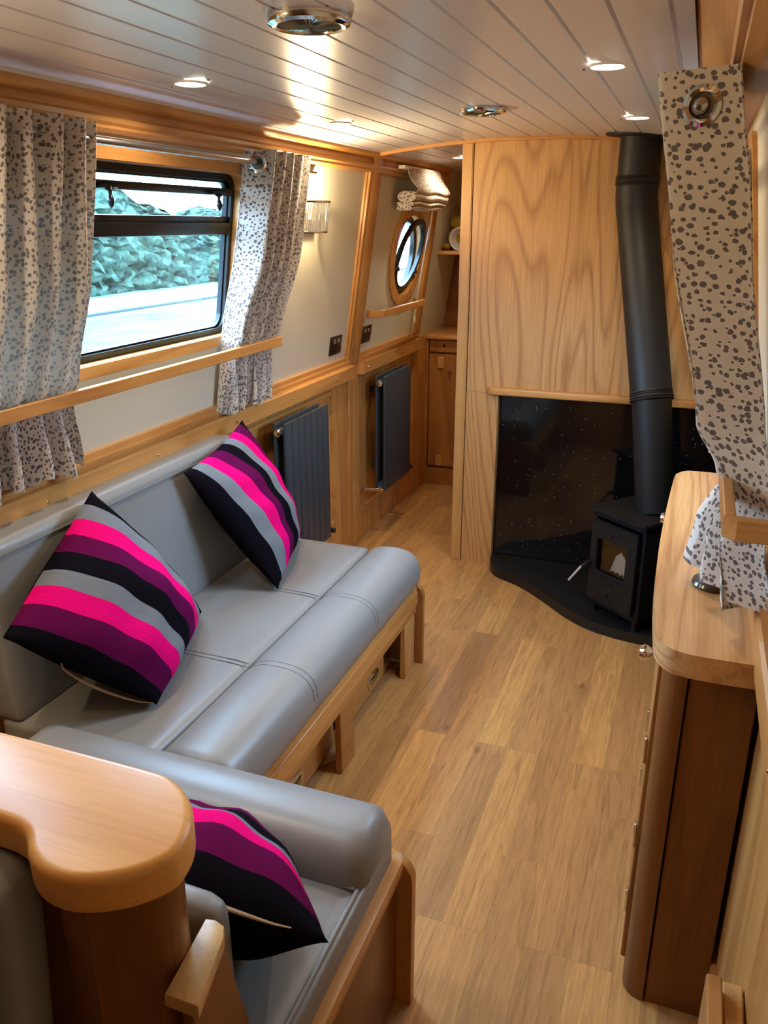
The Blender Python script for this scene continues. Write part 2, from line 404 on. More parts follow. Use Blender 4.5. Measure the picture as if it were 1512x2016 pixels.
def ringpts(cy, cz, r, n=48): return [(cy+r*math.cos(2*PI*i/n), cz+r*math.sin(2*PI*i/n)) for i in range(n)]
def ring_mesh(bm, inner, outer, fmap, d0, d1):
    n = len(inner); V = {}
    for kk, loop in (('i', inner), ('o', outer)):
        for d in (d0, d1): V[kk, d] = [bm.verts.new(fmap(a, b, d)) for a, b in loop]
    for i in range(n):
        j = (i+1) % n
        bm.faces.new((V['i', d0][i], V['i', d0][j], V['o', d0][j], V['o', d0][i])); bm.faces.new((V['i', d1][i], V['o', d1][i], V['o', d1][j], V['i', d1][j]))
        bm.faces.new((V['i', d0][i], V['i', d1][i], V['i', d1][j], V['i', d0][j])); bm.faces.new((V['o', d0][i], V['o', d0][j], V['o', d1][j], V['o', d1][i]))
    return bm
def extrude_profile(bm, prof, y0, y1):
    """closed profile [(x, z)...] run along the boat"""
    return prism(bm, [(x, y0, z) for x, z in prof], (0, y1-y0, 0))

YB, YF = -2.6, 5.45
def zc(x): return 1.965-0.048*((x+0.73)/0.68)**2

# ------------------------------------------------------------------ setting
bm = B(); box(bm, -1.75, 0.40, YB, YF, -0.04, 0.0); struct('floor', bm, FLOOR)

# tongue-and-groove ceiling
grooves = [-0.085-0.0925*i for i in range(15)]
prof = [(-1.47, zc(-1.47))]
xs = [-1.47]
for g in sorted(grooves): 
    if -1.42 < g < -0.05: xs += [g-0.0042, g-0.002, g+0.002, g+0.0042]
    xs.append(g+0.046)
xs = [x for x in xs if -1.47 <= x < -0.052]+[-0.052]
top = []
for x in xs:
    dz = 0.0
    for g in grooves:
        if -1.42 < g and abs(x-g) < 0.003: dz = 0.006
    top.append((x, zc(x)+dz))
bm = B(); extrude_profile(bm, top+[(-0.052, 2.02), (-1.47, 2.02)], YB, YF); struct('ceiling', bm, WHITE_CEIL, ang=1)

# leaning cabin sides with their window openings
def wall_map(side): return lambda a, b, d: tilt_wall(side, a, b, -d)
bm = B(); holed(bm, [(YB, 0.93), (YF, 0.93), (YF, 1.95), (YB, 1.95)], [rrect(*WIN[0][1:], 0.05), ringpts(4.35, 1.455, 0.215)], wall_map(-1), 0.03)
struct('wall_port', bm, CREAM)
bm = B(); holed(bm, [(YB, 0.93), (YF, 0.93), (YF, 1.95), (YB, 1.95)], [rrect(*WIN[1][1:], 0.05)], wall_map(1), 0.07)
struct('wall_starboard', bm, CREAM)
# vertical lining below the gunwale, with raised mouldings
def lining(side):
    bm = B(); x = -1.572 if side < 0 else 0.202
    box(bm, x, x-0.04*(-side) if side > 0 else x-0.04, YB, YF, -0.02, 0.95) if side < 0 else box(bm, x, x+0.04, YB, YF, -0.02, 0.95)
    return bm
struct('wall_port_lining', lining(-1), OAK_Z); struct('wall_starboard_lining', lining(1), OAK_Z)
# hull gunwale outside joins lining and wall
bm = B(); box(bm, -1.75, -1.56, YB, YF, 0.90, 0.935); box(bm, 0.19, 0.40, YB, YF, 0.90, 0.935); struct('trim_gunwale', bm, OAK_Y)
# end walls
bm = B(); box(bm, -1.75, 0.4, YB-0.05, YB, -0.04, 2.02); struct('wall_back', bm, OAK_PANEL)
bm = B(); box(bm, -1.75, 0.4, YF, YF+0.05, -0.04, 2.02); struct('wall_far', bm, OAK_DARK)

# skirting / frame-and-moulding on the lining
def moulding_ring(bm, side, y0, y1, z0, z1, w=0.022, d=0.012):
    x = -1.572 if side < 0 else 0.202
    def fm(a, b, dd): return Vector((x+(-side)*dd, a, b))
    ring_mesh(bm, rrect(y0+w, y1-w, z0+w, z1-w, 0.002, 1), rrect(y0, y1, z0, z1, 0.002, 1), fm, -0.002, d)
def stile(bm, side, y0, y1, z0, z1, d=None):
    if d is None: d = 0.010 if (z1-z0) > 0.5 else 0.0085
    x = -1.572 if side < 0 else 0.202
    box(bm, min(x, x-side*d), max(x, x-side*d), y0, y1, z0, z1, 0.002, 1)
bm = B()
stile(bm, -1, 3.49, 3.63, 0.0, 0.93); stile(bm, -1, YB, 2.50, 0.0, 0.20); stile(bm, -1, 2.64, 3.49, 0.0, 0.20); stile(bm, -1, 2.64, 3.49, 0.875, 0.93); stile(bm, -1, YB, 2.50, 0.875, 0.93); stile(bm, -1, 2.50, 2.64, 0.0, 0.93)
stile(bm, -1, 3.783, 4.60, 0.0, 0.155); stile(bm, -1, 3.783, 4.60, 0.86, 0.93); stile(bm, -1, 4.60, 4.66, 0.0, 0.93)
struct('trim_1', bm, OAK_Z, 'oak stiles framing the lower side panels')
bm = B()
moulding_ring(bm, -1, 2.64, 3.49, 0.20, 0.875); moulding_ring(bm, -1, 3.79, 4.60, 0.155, 0.86); moulding_ring(bm, -1, 0.2, 2.50, 0.2, 0.875)
struct('trim_2', bm, OAK_Y, 'oak bead around the lower side panels')
bm = B(); stile(bm, 1, YB, 3.78, 0.0, 0.13); stile(bm, 1, 0.62, 0.74, 0.0, 0.93); moulding_ring(bm, 1, 0.74, 2.4, 0.13, 0.86); stile(bm, 1, YB, 3.78, 0.86, 0.93)
struct('trim_3', bm, OAK_Z)

# gunwale rail planks with brass screws, and the bead that closes the cream panels
def rail(side, y0, y1, name, screws):
    bm = B()
    if side < 0: pr = [(-1.575, 0.905), (-1.524, 0.905), (-1.518, 0.909), (-1.518, 0.966), (-1.524, 0.972), (-1.575, 0.976)]
    else: pr = [(0.205, 0.905), (0.169, 0.905), (0.163, 0.909), (0.163, 0.966), (0.169, 0.972), (0.205, 0.976)]
    extrude_profile(bm, pr, y0, y1); o = struct(name, bm, OAK_Y)
    x = -1.518 if side < 0 else 0.163
    for y in screws:
        b2 = B(); lathe(b2, [(0.0, 0.0035), (0.003, 0.003), (0.0048, 0.0)], (x, y, 0.937), (-side, 0, 0), 12); obj('screw', b2, BRASS, o)
    return o
rail(-1, YB, 3.655, 'trim_4', [0.35, 0.85, 1.57, 2.05, 2.53, 2.98, 3.45])
rail(-1, 3.785, 4.70, 'trim_5', [3.84, 4.18, 4.60])
rail(1, YB, 3.72, 'trim_6', [1.02, 1.9, 2.8])
bm = B()
for side, y0, y1 in ((-1, YB, 3.655), (-1, 3.785, 4.72), (1, YB, 3.72)):
    wbox(bm, side, y0, y1, 0.970, 1.012, -0.01, 0.016, 0.004); wbox(bm, side, y0, y1, 0.970, 0.992, -0.01, 0.026, 0.004)
struct('trim_7', bm, OAK_Y)

# cornices
bm = B()
cl = [(-1.403, 1.96), (-1.401, 1.908), (-1.407, 1.900), (-1.428, 1.892), (-1.424, 1.876), (-1.414, 1.868), (-1.413, 1.858), (-1.420, 1.850), (-1.418, 1.843), (-1.428, 1.834), (-1.46, 1.832), (-1.50, 1.96)]
extrude_profile(bm, cl, YB, 4.9); struct('trim_8', bm, OAK_Y, ang=25)
bm = B()
cr = [(-0.052, 1.935), (-0.050, 1.924), (0.014, 1.862), (0.006, 1.855), (0.010, 1.848), (0.020, 1.850), (0.022, 1.840), (0.032, 1.836), (0.046, 1.830), (0.10, 1.83), (0.10, 2.02), (-0.052, 2.02)]
extrude_profile(bm, cr, YB, 3.78); struct('trim_9', bm, OAK_Y, ang=25)

# partition post on the port side
bm = B()
box(bm, -1.60, -1.553, 3.665, 3.782, 0.0, 0.98, 0.003, 1); wbox(bm, -1, 3.665, 3.782, 0.96, 1.90, -0.02, 0.020, 0.003)
struct('trim_10', bm, OAK_Z)
bm = B()
wbox(bm, -1, 3.625, 3.668, 0.99, 1.85, -0.02, 0.010, 0.003); wbox(bm, -1, 3.640, 3.664, 0.99, 1.85, -0.02, 0.020, 0.004)
struct('trim_11', bm, OAK_Z)
# far corner posts by the porthole
bm = B(); wbox(bm, -1, 4.66, 4.74, 0.93, 1.88, -0.02, 0.022, 0.003); box(bm, -1.60, -1.552, 4.66, 4.91, 0.0, 0.97, 0.002, 1); struct('trim_12', bm, OAK_Z)

# bulkhead: the opening to port, its post, and the stove wall
YW = 3.732
def arch_poly(x0, x1, z0, n=12, dz=0.0): return [(x0, z0), (x1, z0)]+[(x1+(x0-x1)*i/n, zc(x1+(x0-x1)*i/n)+dz) for i in range(n+1)]
bm = B()
prism(bm, [(x, YW, z) for x, z in arch_poly(-0.974, 0.20, 0.868, dz=0.004)], (0, 0.05, 0))
prism(bm, [(x, YW, z) for x, z in [(-0.974, 0.0), (-0.820, 0.0), (-0.820, 0.869), (-0.974, 0.869)]], (0, 0.05, 0))
struct('wall_stove', bm, OAK_PANEL)
bm = B(); box(bm, -1.005, 0.40, 3.782, 3.84, 0.0, 2.0); struct('wall_bulkhead', bm, OAK_DARK)
bm = B(); box(bm, -1.005, -0.97, 3.80, YF, 0.0, 2.0); struct('wall_passage', bm, OAK_FAR)
bm = B(); prism(bm, [(-1.028, 3.727, 0), (-0.979, 3.727, 0), (-0.979, 3.80, 0), (-1.028, 3.80, 0)], (0, 0, 1.956), 0.0)
bmesh.ops.bevel(bm, geom=[e for e in bm.edges], offset=0.004, segments=2, affect='EDGES'); struct('trim_13', bm, OAK_PALE)
bm = B()
n = 18; xa, xb = -1.41, -0.19
pts = [(xa+(xb-xa)*i/n, 3.706, zc(xa+(xb-xa)*i/n)+0.004) for i in range(n+1)]+[(xb+(xa-xb)*i/n, 3.706, zc(xb+(xa-xb)*i/n)-0.013) for i in range(n+1)]
prism(bm, pts, (0, 0.028, 0)); 
for i in range(5): pass
struct('trim_14', bm, OAK_X)
# ledge above the granite
bm = B(); pts = []
for i in range(9):
    a = PI/2*i/8; pts.append((-0.868+0.03*(1-math.sin(a)), 3.735-0.045*(1-math.cos(a))-0.0, 0.868))
pts = [(-0.870, 3.735, 0.866), (-0.868, 3.715, 0.866), (-0.855, 3.698, 0.866), (-0.835, 3.690, 0.866), (0.19, 3.690, 0.866), (0.19, 3.735, 0.866)]
prism(bm, pts, (0, 0, 0.034), 0.008, 3); struct('trim_15', bm, OAK_X)
bm = B(); box(bm, -0.822, 0.2, 3.774, 3.784, 0.03, 0.87); struct('wall_granite', bm, GRANITE)
bm = B(); box(bm, 0.185, 0.199, 2.62, 3.776, 0.03, 0.87); struct('wall_granite_side', bm, GRANITE)

# ------------------------------------------------------------------ windows
def window(n, side, y0, y1, z0, z1, detailed=True):
    fm = lambda a, b, d: tilt_wall(side, a, b, d)
    rin = rrect(y0, y1, z0, z1, 0.05)
    bm = B(); ring_mesh(bm, rin, rrect(y0-0.022, y1+0.022, z0-0.034, z1+0.03, 0.05), fm, -0.002, 0.010); ring_mesh(bm, rrect(y0+0.002, y1-0.002, z0+0.002, z1-0.002, 0.05), rrect(y0-0.004, y1+0.004, z0-0.004, z1+0.004, 0.05), fm, -0.06, 0.006)
    w = struct('window_%d' % n, bm, OAK_Y); 
    i = lambda k: rrect(y0+k, y1-k, z0+k, z1-k, max(0.05-k*0.3, 0.012))
    bm = B(); ring_mesh(bm, i(0.022), i(0.003), fm, -0.062, -0.030); ring_mesh(bm, i(0.028), i(0.020), fm, -0.058, -0.042); obj('window_frame', bm, BLACKF, w)
    zm0, zm1 = z0+0.330, z0+0.388
    bm = B(); wbox(bm, side, y0+0.012, y1-0.012, zm0, zm1-0.02, -0.060, -0.028, 0.004); wbox(bm, side, y0+0.012, y1-0.012, zm1-0.022, zm1, -0.058, -0.036, 0.003); obj('transom', bm, BLACKF, w)
    bm = B(); wbox(bm, side, y0+0.018, y1-0.018, z0+0.018, zm0+0.004, -0.053, -0.049); obj('lower_pane', bm, PANE, w)
    # hinged top light: its own frame bar sits above the opening, tilted glass
    bm = B()
    r = bmesh.ops.create_cube(bm, size=1.0)['verts']
    for v in r:
        t = v.co.z+0.5; off = -0.052+0.0*t+v.co.x*0.004; v.co = tilt_wall(side, (y0+y1)/2+v.co.y*(y1-y0-0.04), zm1-0.004+t*(z1-0.015-zm1), off)
    obj('top_light_pane', bm, PANE, w)
    bm = B(); wbox(bm, side, y0+0.02, y1-0.02, z1-0.068, z1-0.045, -0.050, -0.026, 0.004); wbox(bm, side, y0+0.02, y1-0.02, z1-0.052, z1-0.047, -0.055, -0.022)
    hb = obj('hopper_bar', bm, BLACKF, w)
    if detailed:
        for yy in (y1-0.665, y1-0.125):
            bm = B(); c = tilt_wall(side, yy, z1-0.066, -0.015)
            lathe(bm, [(0, 0.004), (0.010, 0.003), (0.013, -0.004), (0.006, -0.008), (0.0045, -0.016), (0.008, -0.022), (0.0105, -0.032), (0.006, -0.044), (0.0, -0.052)], c, (0, 0, 1), 10)
            box(bm, c.x-0.03, c.x+0.004, yy-0.035, yy+0.035, c.z+0.0, c.z+0.012, 0.003, 1)
            obj('window_catch', bm, BLACKF, hb)
    return w
for i, wn in enumerate(WIN): window(i+1, *wn, detailed=(i < 1))
# porthole
cy, cz = 4.35, 1.455
fm = lambda a, b, d: tilt_wall(-1, a, b, d)
bm = B(); ring_mesh(bm, ringpts(cy, cz, 0.205), ringpts(cy, cz, 0.262), fm, -0.002, 0.014); ring_mesh(bm, ringpts(cy, cz, 0.203), ringpts(cy, cz, 0.218), fm, -0.032, 0.010)
w5 = struct('window_3', bm, OAK_Z)
bm = B(); ring_mesh(bm, ringpts(cy, cz, 0.174), ringpts(cy, cz, 0.206), fm, -0.044, -0.020); obj('window_frame', bm, BLACKF, w5)
def tiltpt(a, b, d):   # hopper pane leans inward at the top
    t = (b-(cz-0.18))/0.36; return tilt_wall(-1, a, b, -0.022+0.065*t+d)
bm = B(); ring_mesh(bm, ringpts(cy, cz, 0.158), ringpts(cy, cz, 0.188), tiltpt, -0.004, 0.016); fr = obj('hopper_ring', bm, BLACKF, w5)
bm = B(); vs0 = [bm.verts.new(tiltpt(a, b, 0.004)) for a, b in ringpts(cy, cz, 0.163)]; bm.faces.new(vs0); vs1 = [bm.verts.new(tiltpt(a, b, 0.008)) for a, b in ringpts(cy, cz, 0.163)]; bm.faces.new(vs1[::-1])
obj('pane', bm, PORTPANE, fr)
for a in (200, 330):
    bm = B(); c = tiltpt(cy+0.175*math.cos(math.radians(a)), cz+0.175*math.sin(math.radians(a)), 0.014); box(bm, c.x-0.004, c.x+0.012, c.y-0.016, c.y+0.016, c.z-0.012, c.z+0.012, 0.004, 2); obj('window_catch', bm, BLACKF, fr)

# ------------------------------------------------------------------ outdoors
bm = B(); box(bm, -40, -2.4, -25, 45, -0.4, 0.35); tag(obj('grass_bank', bm, GRASS), 'grassy canal bank seen through the big window', 'grass', kind='structure')
bm = B(); box(bm, -10.0, -8.7, -25, 45, 0.30, 0.362); tag(obj('towpath', bm, PATH), 'pale towpath running along the bank', 'path', kind='structure')
bm = B(); box(bm, 1.2, 40, -25, 45, -0.5, -0.05); tag(obj('ground_starboard', bm, GRASS), 'ground on the other side of the boat', 'ground', kind='structure')
SCREEN = simple('dark_screen', (44, 48, 52), 0.6)  # for an unseen block added to cut daylight through the starboard window
bm = B(); box(bm, 2.6, 4.6, -12, 16, -0.1, 2.05, 0.05, 2); tag(obj('daylight_screen', bm, SCREEN, loc=(3.6, 2, 0)), 'added dark screen cutting the daylight, unseen outside the right hand window', 'screen', kind='structure')
bm = B(); box(bm, -8.35, -8.15, -25, 45, 0.30, 0.40, 0.02, 1); tag(obj('bank_edge', bm, simple('dark_bank_timber', (10, 22, 20), 0.8)), 'dark edging along the bank outside', 'edging', kind='structure')
def hedge(x, y0, y1, z0, z1, seed):
    rnd = random.Random(seed); bm = B(); ny, nz = 420, 34; g = []
    for i in range(ny+1):
        row = []
        for j in range(nz+1):
            t = j/nz; yy = y0+(y1-y0)*i/ny
            zz = z0+(z1-z0)*math.sin(t*PI/2)*(1+0.10*math.sin(yy*1.3+1)+0.06*math.sin(yy*3.1)+0.22*max(-1, min(1, (14.5-yy)/4))); xx = x-1.8*(1-math.cos(t*PI/2))
            row.append(bm.verts.new((xx+rnd.uniform(-.16, .16), yy+rnd.uniform(-.06, .06), zz+rnd.uniform(-.05, .05))))
        g.append(row)
    for i in range(ny):
        for j in range(nz): bm.faces.new((g[i][j], g[i+1][j], g[i+1][j+1], g[i][j+1]))
    n = len(g)
    b0 = [bm.verts.new((x-3, y0+(y1-y0)*i/ny, z0)) for i in range(ny+1)]
    for i in range(ny): bm.faces.new((g[i][nz], g[i+1][nz], b0[i+1], b0[i]))
    return bm
o = obj('hedge', hedge(-10.5, -30, 23, 0.3, 2.25, 3), HEDGE, loc=(-10.5, 5, 0.3), ang=180); tag(o, 'dense green hedge beyond the canal bank, through the window', 'hedge', kind='stuff')

# ------------------------------------------------------------------ ceiling lamps and vents
def spot(x, y):
    z = zc(x); t = thing('ceiling_spotlight', '', 'spotlight', (x, y, z), 'recessed ceiling spotlights')
    bm = B(); lathe(bm, [(0.036, 0.0), (0.037, -0.004), (0.041, -0.004), (0.043, 0.001)], (x, y, z), (0, 0, 1), 28); obj('bezel', bm, WHITEPAINT, t)
    bm = B(); lathe(bm, [(0.0, -0.006), (0.02, -0.0055), (0.037, -0.003), (0.037, 0.002)], (x, y, z), (0, 0, 1), 28); obj('lens', bm, LED, t)
    for s in (-1, 1):
        bm = B(); lathe(bm, [(0, -0.003), (0.004, -0.0015), (0.004, 0.001)], (x+s*0.050, y, zc(x+s*0.05)), (0, 0, 1), 8); obj('clip', bm, NICKEL, t)
    return t
def lamp(x, y, z, power, size=0.05, col=WARM, spread=150):
    l = bpy.data.lights.new('spotlight_beam', 'AREA'); l.shape = 'DISK'; l.size = size; l.energy = power; l.color = col; l.spread = math.radians(spread)
    o = bpy.data.objects.new('spotlight_beam', l); C.objects.link(o); o.location = (x, y, z-0.008); return o
first = spot(-1.212, 1.902)
labels = {(-1.212, 1.902): 'glowing recessed spotlight above the left end of the long window', (-1.206, 2.795): 'glowing recessed spotlight above the crystal wall lamp',
          (-0.236, 2.007): 'largest glowing spotlight on the ceiling side near the right hand curtain', (-0.244, 2.972): 'smaller glowing spotlight just before the black stove flue',
          (-1.221, 4.377): 'glowing spotlight over the passage past the bulkhead'}
allsp = [(-1.212, 1.902), (-1.206, 2.795), (-0.236, 2.007), (-0.244, 2.972), (-1.221, 4.377)]+[(-1.21, y) for y in SPOT_Y[2:]]
for i, (x, y) in enumerate(allsp):
    o = first if i == 0 else copy_tree(first)
    o.location = (x, y, zc(x)); o['label'] = labels.get((x, y), 'recessed spotlight over the thick oak cap, nearest spotlight to the viewer')

    L = lamp(x, y, zc(x), SPOT_W)
def vent(x, y):
    z = zc(x); t = thing('ceiling_vent', '', 'vent', (x, y, z), 'round ceiling vents')
    bm = B(); lathe(bm, [(0.075, 0.002), (0.0765, -0.006), (0.073, -0.014), (0.065, -0.018), (0.058, -0.0165), (0.0565, -0.010)], (x, y, z), (0, 0, 1), 48); obj('chrome_ring', bm, CHROME, t)
    bm = B(); n = 72; c = Vector((x, y, z-0.011)); 
    cv = bm.verts.new(c+Vector((0, 0, -0.004))); rings = []
    for r, dz in ((0.018, -0.004), (0.058, 0.0)):
        rings.append([bm.verts.new(c+Vector((r*math.cos(2*PI*j/n), r*math.sin(2*PI*j/n), dz-(0.004 if j % 2 else 0)))) for j in range(n)])
    for j in range(n):
        bm.faces.new((cv, rings[0][j], rings[0][(j+1) % n])); bm.faces.new((rings[0][j], rings[1][j], rings[1][(j+1) % n], rings[0][(j+1) % n]))
    obj('ribbed_lens', bm, RIBGLASS, t, ang=5)
    return t
v1 = vent(-0.700, 1.495); v1['label'] = 'large chrome rimmed round vent nearest the top of the photo'
v2 = copy_tree(v1); v2.location = (-0.709, 2.798, zc(-0.709)); v2['label'] = 'chrome rimmed round vent farther along the ceiling towards the stove'

# wall lamp with crystal shade
def arc(yc, z, d): return [tilt_wall(-1, yc+0.01-0.135+0.27*i/14, z, 0.018+d*math.sin(PI*i/14)**0.45) for i in range(15)]
def wall_lamp(yc, label):
    t = thing('wall_lamp', label, 'lamp', tilt_wall(-1, yc, 1.585, 0.0), 'crystal wall lamps')
    bm = B(); wbox(bm, -1, yc-0.10, yc+0.13, 1.583, 1.70, 0.0, 0.012, 0.003); obj('backplate', bm, LAMPBACK, t)
    bm = B(); wbox(bm, -1, yc-0.02, yc+0.08, 1.800, 1.808, 0.002, 0.022, 0.002); obj('top_bracket', bm, BRASS, t)
    for z in (1.588, 1.698):
        bm = B(); sweep(bm, arc(yc, z, 0.084), 0.0045, 8); obj('shade_rim', bm, CHROME, t)
    rnd = random.Random(4)
    A0 = arc(yc, 1.591, 0.082); A1 = arc(yc, 1.695, 0.082)
    for i in range(15):
        for f in ((0, 0.5) if i < 14 else (0,)):
            p0 = A0[i].lerp(A0[min(i+1, 14)], f); p1 = A1[i].lerp(A1[min(i+1, 14)], f); bm = B()
            sweep(bm, [p0, p0.lerp(p1, 0.5)+Vector((rnd.uniform(-.003, .003), rnd.uniform(-.003, .003), 0)), p1], [0.0042, 0.0052, 0.0042], 6); obj('crystal_rod', bm, CRYSTAL, t, ang=5)
    c = tilt_wall(-1, yc-0.01, 1.655, 0.05)
    bm = B(); lathe(bm, [(0, 0.05), (0.010, 0.046), (0.014, 0.03), (0.010, 0.005), (0.008, -0.02), (0.0, -0.022)], c, (0, 0, 1), 16); obj('bulb', bm, BULB, t)
    bm = B(); lathe(bm, [(0, -0.02), (0.011, -0.02), (0.011, -0.055), (0, -0.055)], c, (0, 0, 1), 16); sweep(bm, [c+Vector((0, 0, -0.05)), tilt_wall(-1, yc-0.01, 1.60, 0.01)], 0.005, 8); obj('lamp_holder', bm, CHROME, t)
    l = bpy.data.lights.new('wall_lamp_glow', 'POINT'); l.energy = 20.0; l.color = (1.0, 0.76, 0.44); l.shadow_soft_size = 0.02
    o = bpy.data.objects.new('wall_lamp_glow', l); C.objects.link(o); o.location = c+Vector((0.010, 0.02, 0.070))
wall_lamp(3.0, 'crystal glass wall lamp, lit, between the window curtain and the oak post')
wall_lamp(0.62, 'second crystal wall lamp on the same side, before the big window')

# ------------------------------------------------------------------ sockets
def socket(y0, y1, z0, z1, label):
    t = thing('wall_socket', label, 'socket', tilt_wall(-1, (y0+y1)/2, z0, 0.0), 'dark nickel sockets on the cabin side')
    bm = B(); wbox(bm, -1, y0, y1, z0, z1, -0.001, 0.006, 0.002); obj('faceplate', bm, NICKEL, t)
    for s in (0.33, 0.67):
        ym = y0+(y1-y0)*s
        bm = B(); wbox(bm, -1, ym-0.008, ym+0.008, z1-0.034, z1-0.014, 0.004, 0.010, 0.002); obj('switch', bm, CHROME, t)
    for s in (0.27, 0.73):
        ym = y0+(y1-y0)*s
        bm = B(); wbox(bm, -1, ym-0.003, ym+0.003, z0+0.034, z0+0.044, 0.005, 0.0072); wbox(bm, -1, ym-0.012, ym-0.006, z0+0.018, z0+0.024, 0.005, 0.0072); wbox(bm, -1, ym+0.006, ym+0.012, z0+0.018, z0+0.024, 0.005, 0.0072); obj('pin_holes', bm, BLACKP, t)
socket(3.435, 3.565, 1.043, 1.130, 'dark nickel wall socket nearest the long window, left of the post')
socket(3.812, 3.945, 1.050, 1.135, 'dark nickel wall socket under the porthole, right of the post')

# ------------------------------------------------------------------ radiators
def radiator(y0, y1, z0, z1, nf):
    t = thing('radiator', '', 'radiator', (-1.55, y0, z0-0.03), 'anthracite flat tube radiators')
    w = (y1-y0)/nf
    for (xa, xb, dz) in ((-1.490, -1.478, 0.0), (-1.446, -1.433, 0.0)):
        for i in range(nf):
            bm = B(); box(bm, xa, xb, y0+i*w+0.0015, y0+(i+1)*w-0.0015, z0, z1, 0.004, 2); obj('front_tube' if xa > -1.46 else 'rear_tube', bm, ANTHRA, t)
    for z in (z0+0.035, z1-0.035):
        bm = B(); sweep(bm, [(-1.462, y0-0.004, z), (-1.462, y1+0.004, z)], 0.0165, 14); obj('header_pipe', bm, ANTHRA, t)
    bm = B(); lathe(bm, [(0.0165, 0), (0.0165, 0.006), (0.009, 0.010), (0.007, 0.016), (0, 0.017)], (-1.462, y0-0.004, z1-0.035), (0, -1, 0), 12); obj('air_vent', bm, CHROME, t)
    for y, s in ((y0, -1), (y1, 1)):
        bm = B(); sweep(bm, [(-1.462, y, z0+0.020), (-1.462, y+s*0.03, z0+0.018), (-1.50, y+s*0.034, z0+0.016), (-1.572, y+s*0.034, z0+0.014)], 0.010, 10); v = obj('valve', bm, CHROME, t)
        bm = B(); lathe(bm, [(0, 0.0), (0.010, 0.0), (0.012, 0.008), (0.011, 0.028), (0.0, 0.030)], (-1.458, y+s*0.032, z0+0.018), (1, 0, 0), 14); obj('valve_head', bm, CHROME if s < 0 else BLACKP, v)
    for y in (y0+0.16, y1-0.10):
        for z in (z0+0.10, z1-0.10):
            bm = B(); box(bm, -1.574, -1.478, y-0.012, y+0.012, z-0.015, z+0.015); obj('wall_bracket', bm, ANTHRA, t)
    return t
r1 = radiator(2.745, 3.155, 0.275, 0.888, 7); r1['label'] = 'anthracite radiator directly beyond the end of the sofa'
r2 = copy_tree(r1); r2.location.y += 3.855-2.745; r2['label'] = 'anthracite radiator under the porthole, beyond the post'

# ------------------------------------------------------------------ curtain shelves (pelmet rails)
def curtain_shelf(side, y0, y1, ztop, label, off=0.086, ch=0.018):
    t = thing('curtain_retaining_rail', label, 'rail', tilt_wall(side, (y0+y1)/2, ztop-0.034, 0.0))
    z0, z1 = ztop-0.034, ztop
    X = lambda o: tilt_wall(side, 0, ztop, o).x
    bm = B()
    pts = [(X(off-0.017), y0+0.018), (X(off), y0+ch), (X(off), y1-ch), (X(off-0.017), y1-0.018)]
    prism(bm, [(x, y, z0) for x, y in pts], (0, 0, z1-z0), 0.002, 1); obj('front_board', bm, OAK_Y, t)
    for ye, s in ((y0, 1), (y1, -1)):
        bm = B()
        pts = [(X(-0.01), ye), (X(off-ch), ye), (X(off), ye+s*ch), (X(off-0.017), ye+s*(ch+0.004)), (X(off-ch-0.008), ye+s*0.017), (X(-0.01), ye+s*0.017)]
        prism(bm, [(x, y, z0) for x, y in pts], (0, 0, z1-z0), 0.002, 1); obj('end_return', bm, OAK_X, t)
    return t
curtain_shelf(-1, 0.80, 2.79, 1.219, 'long oak rail holding back the curtains below the big window')
curtain_shelf(1, 1.215, 2.86, 1.215, 'oak rail holding the near right curtain, chamfered corner at its end')
curtain_shelf(-1, 3.86, 4.60, 1.212, 'short oak rail with chamfered end below the porthole', off=0.080, ch=0.03)

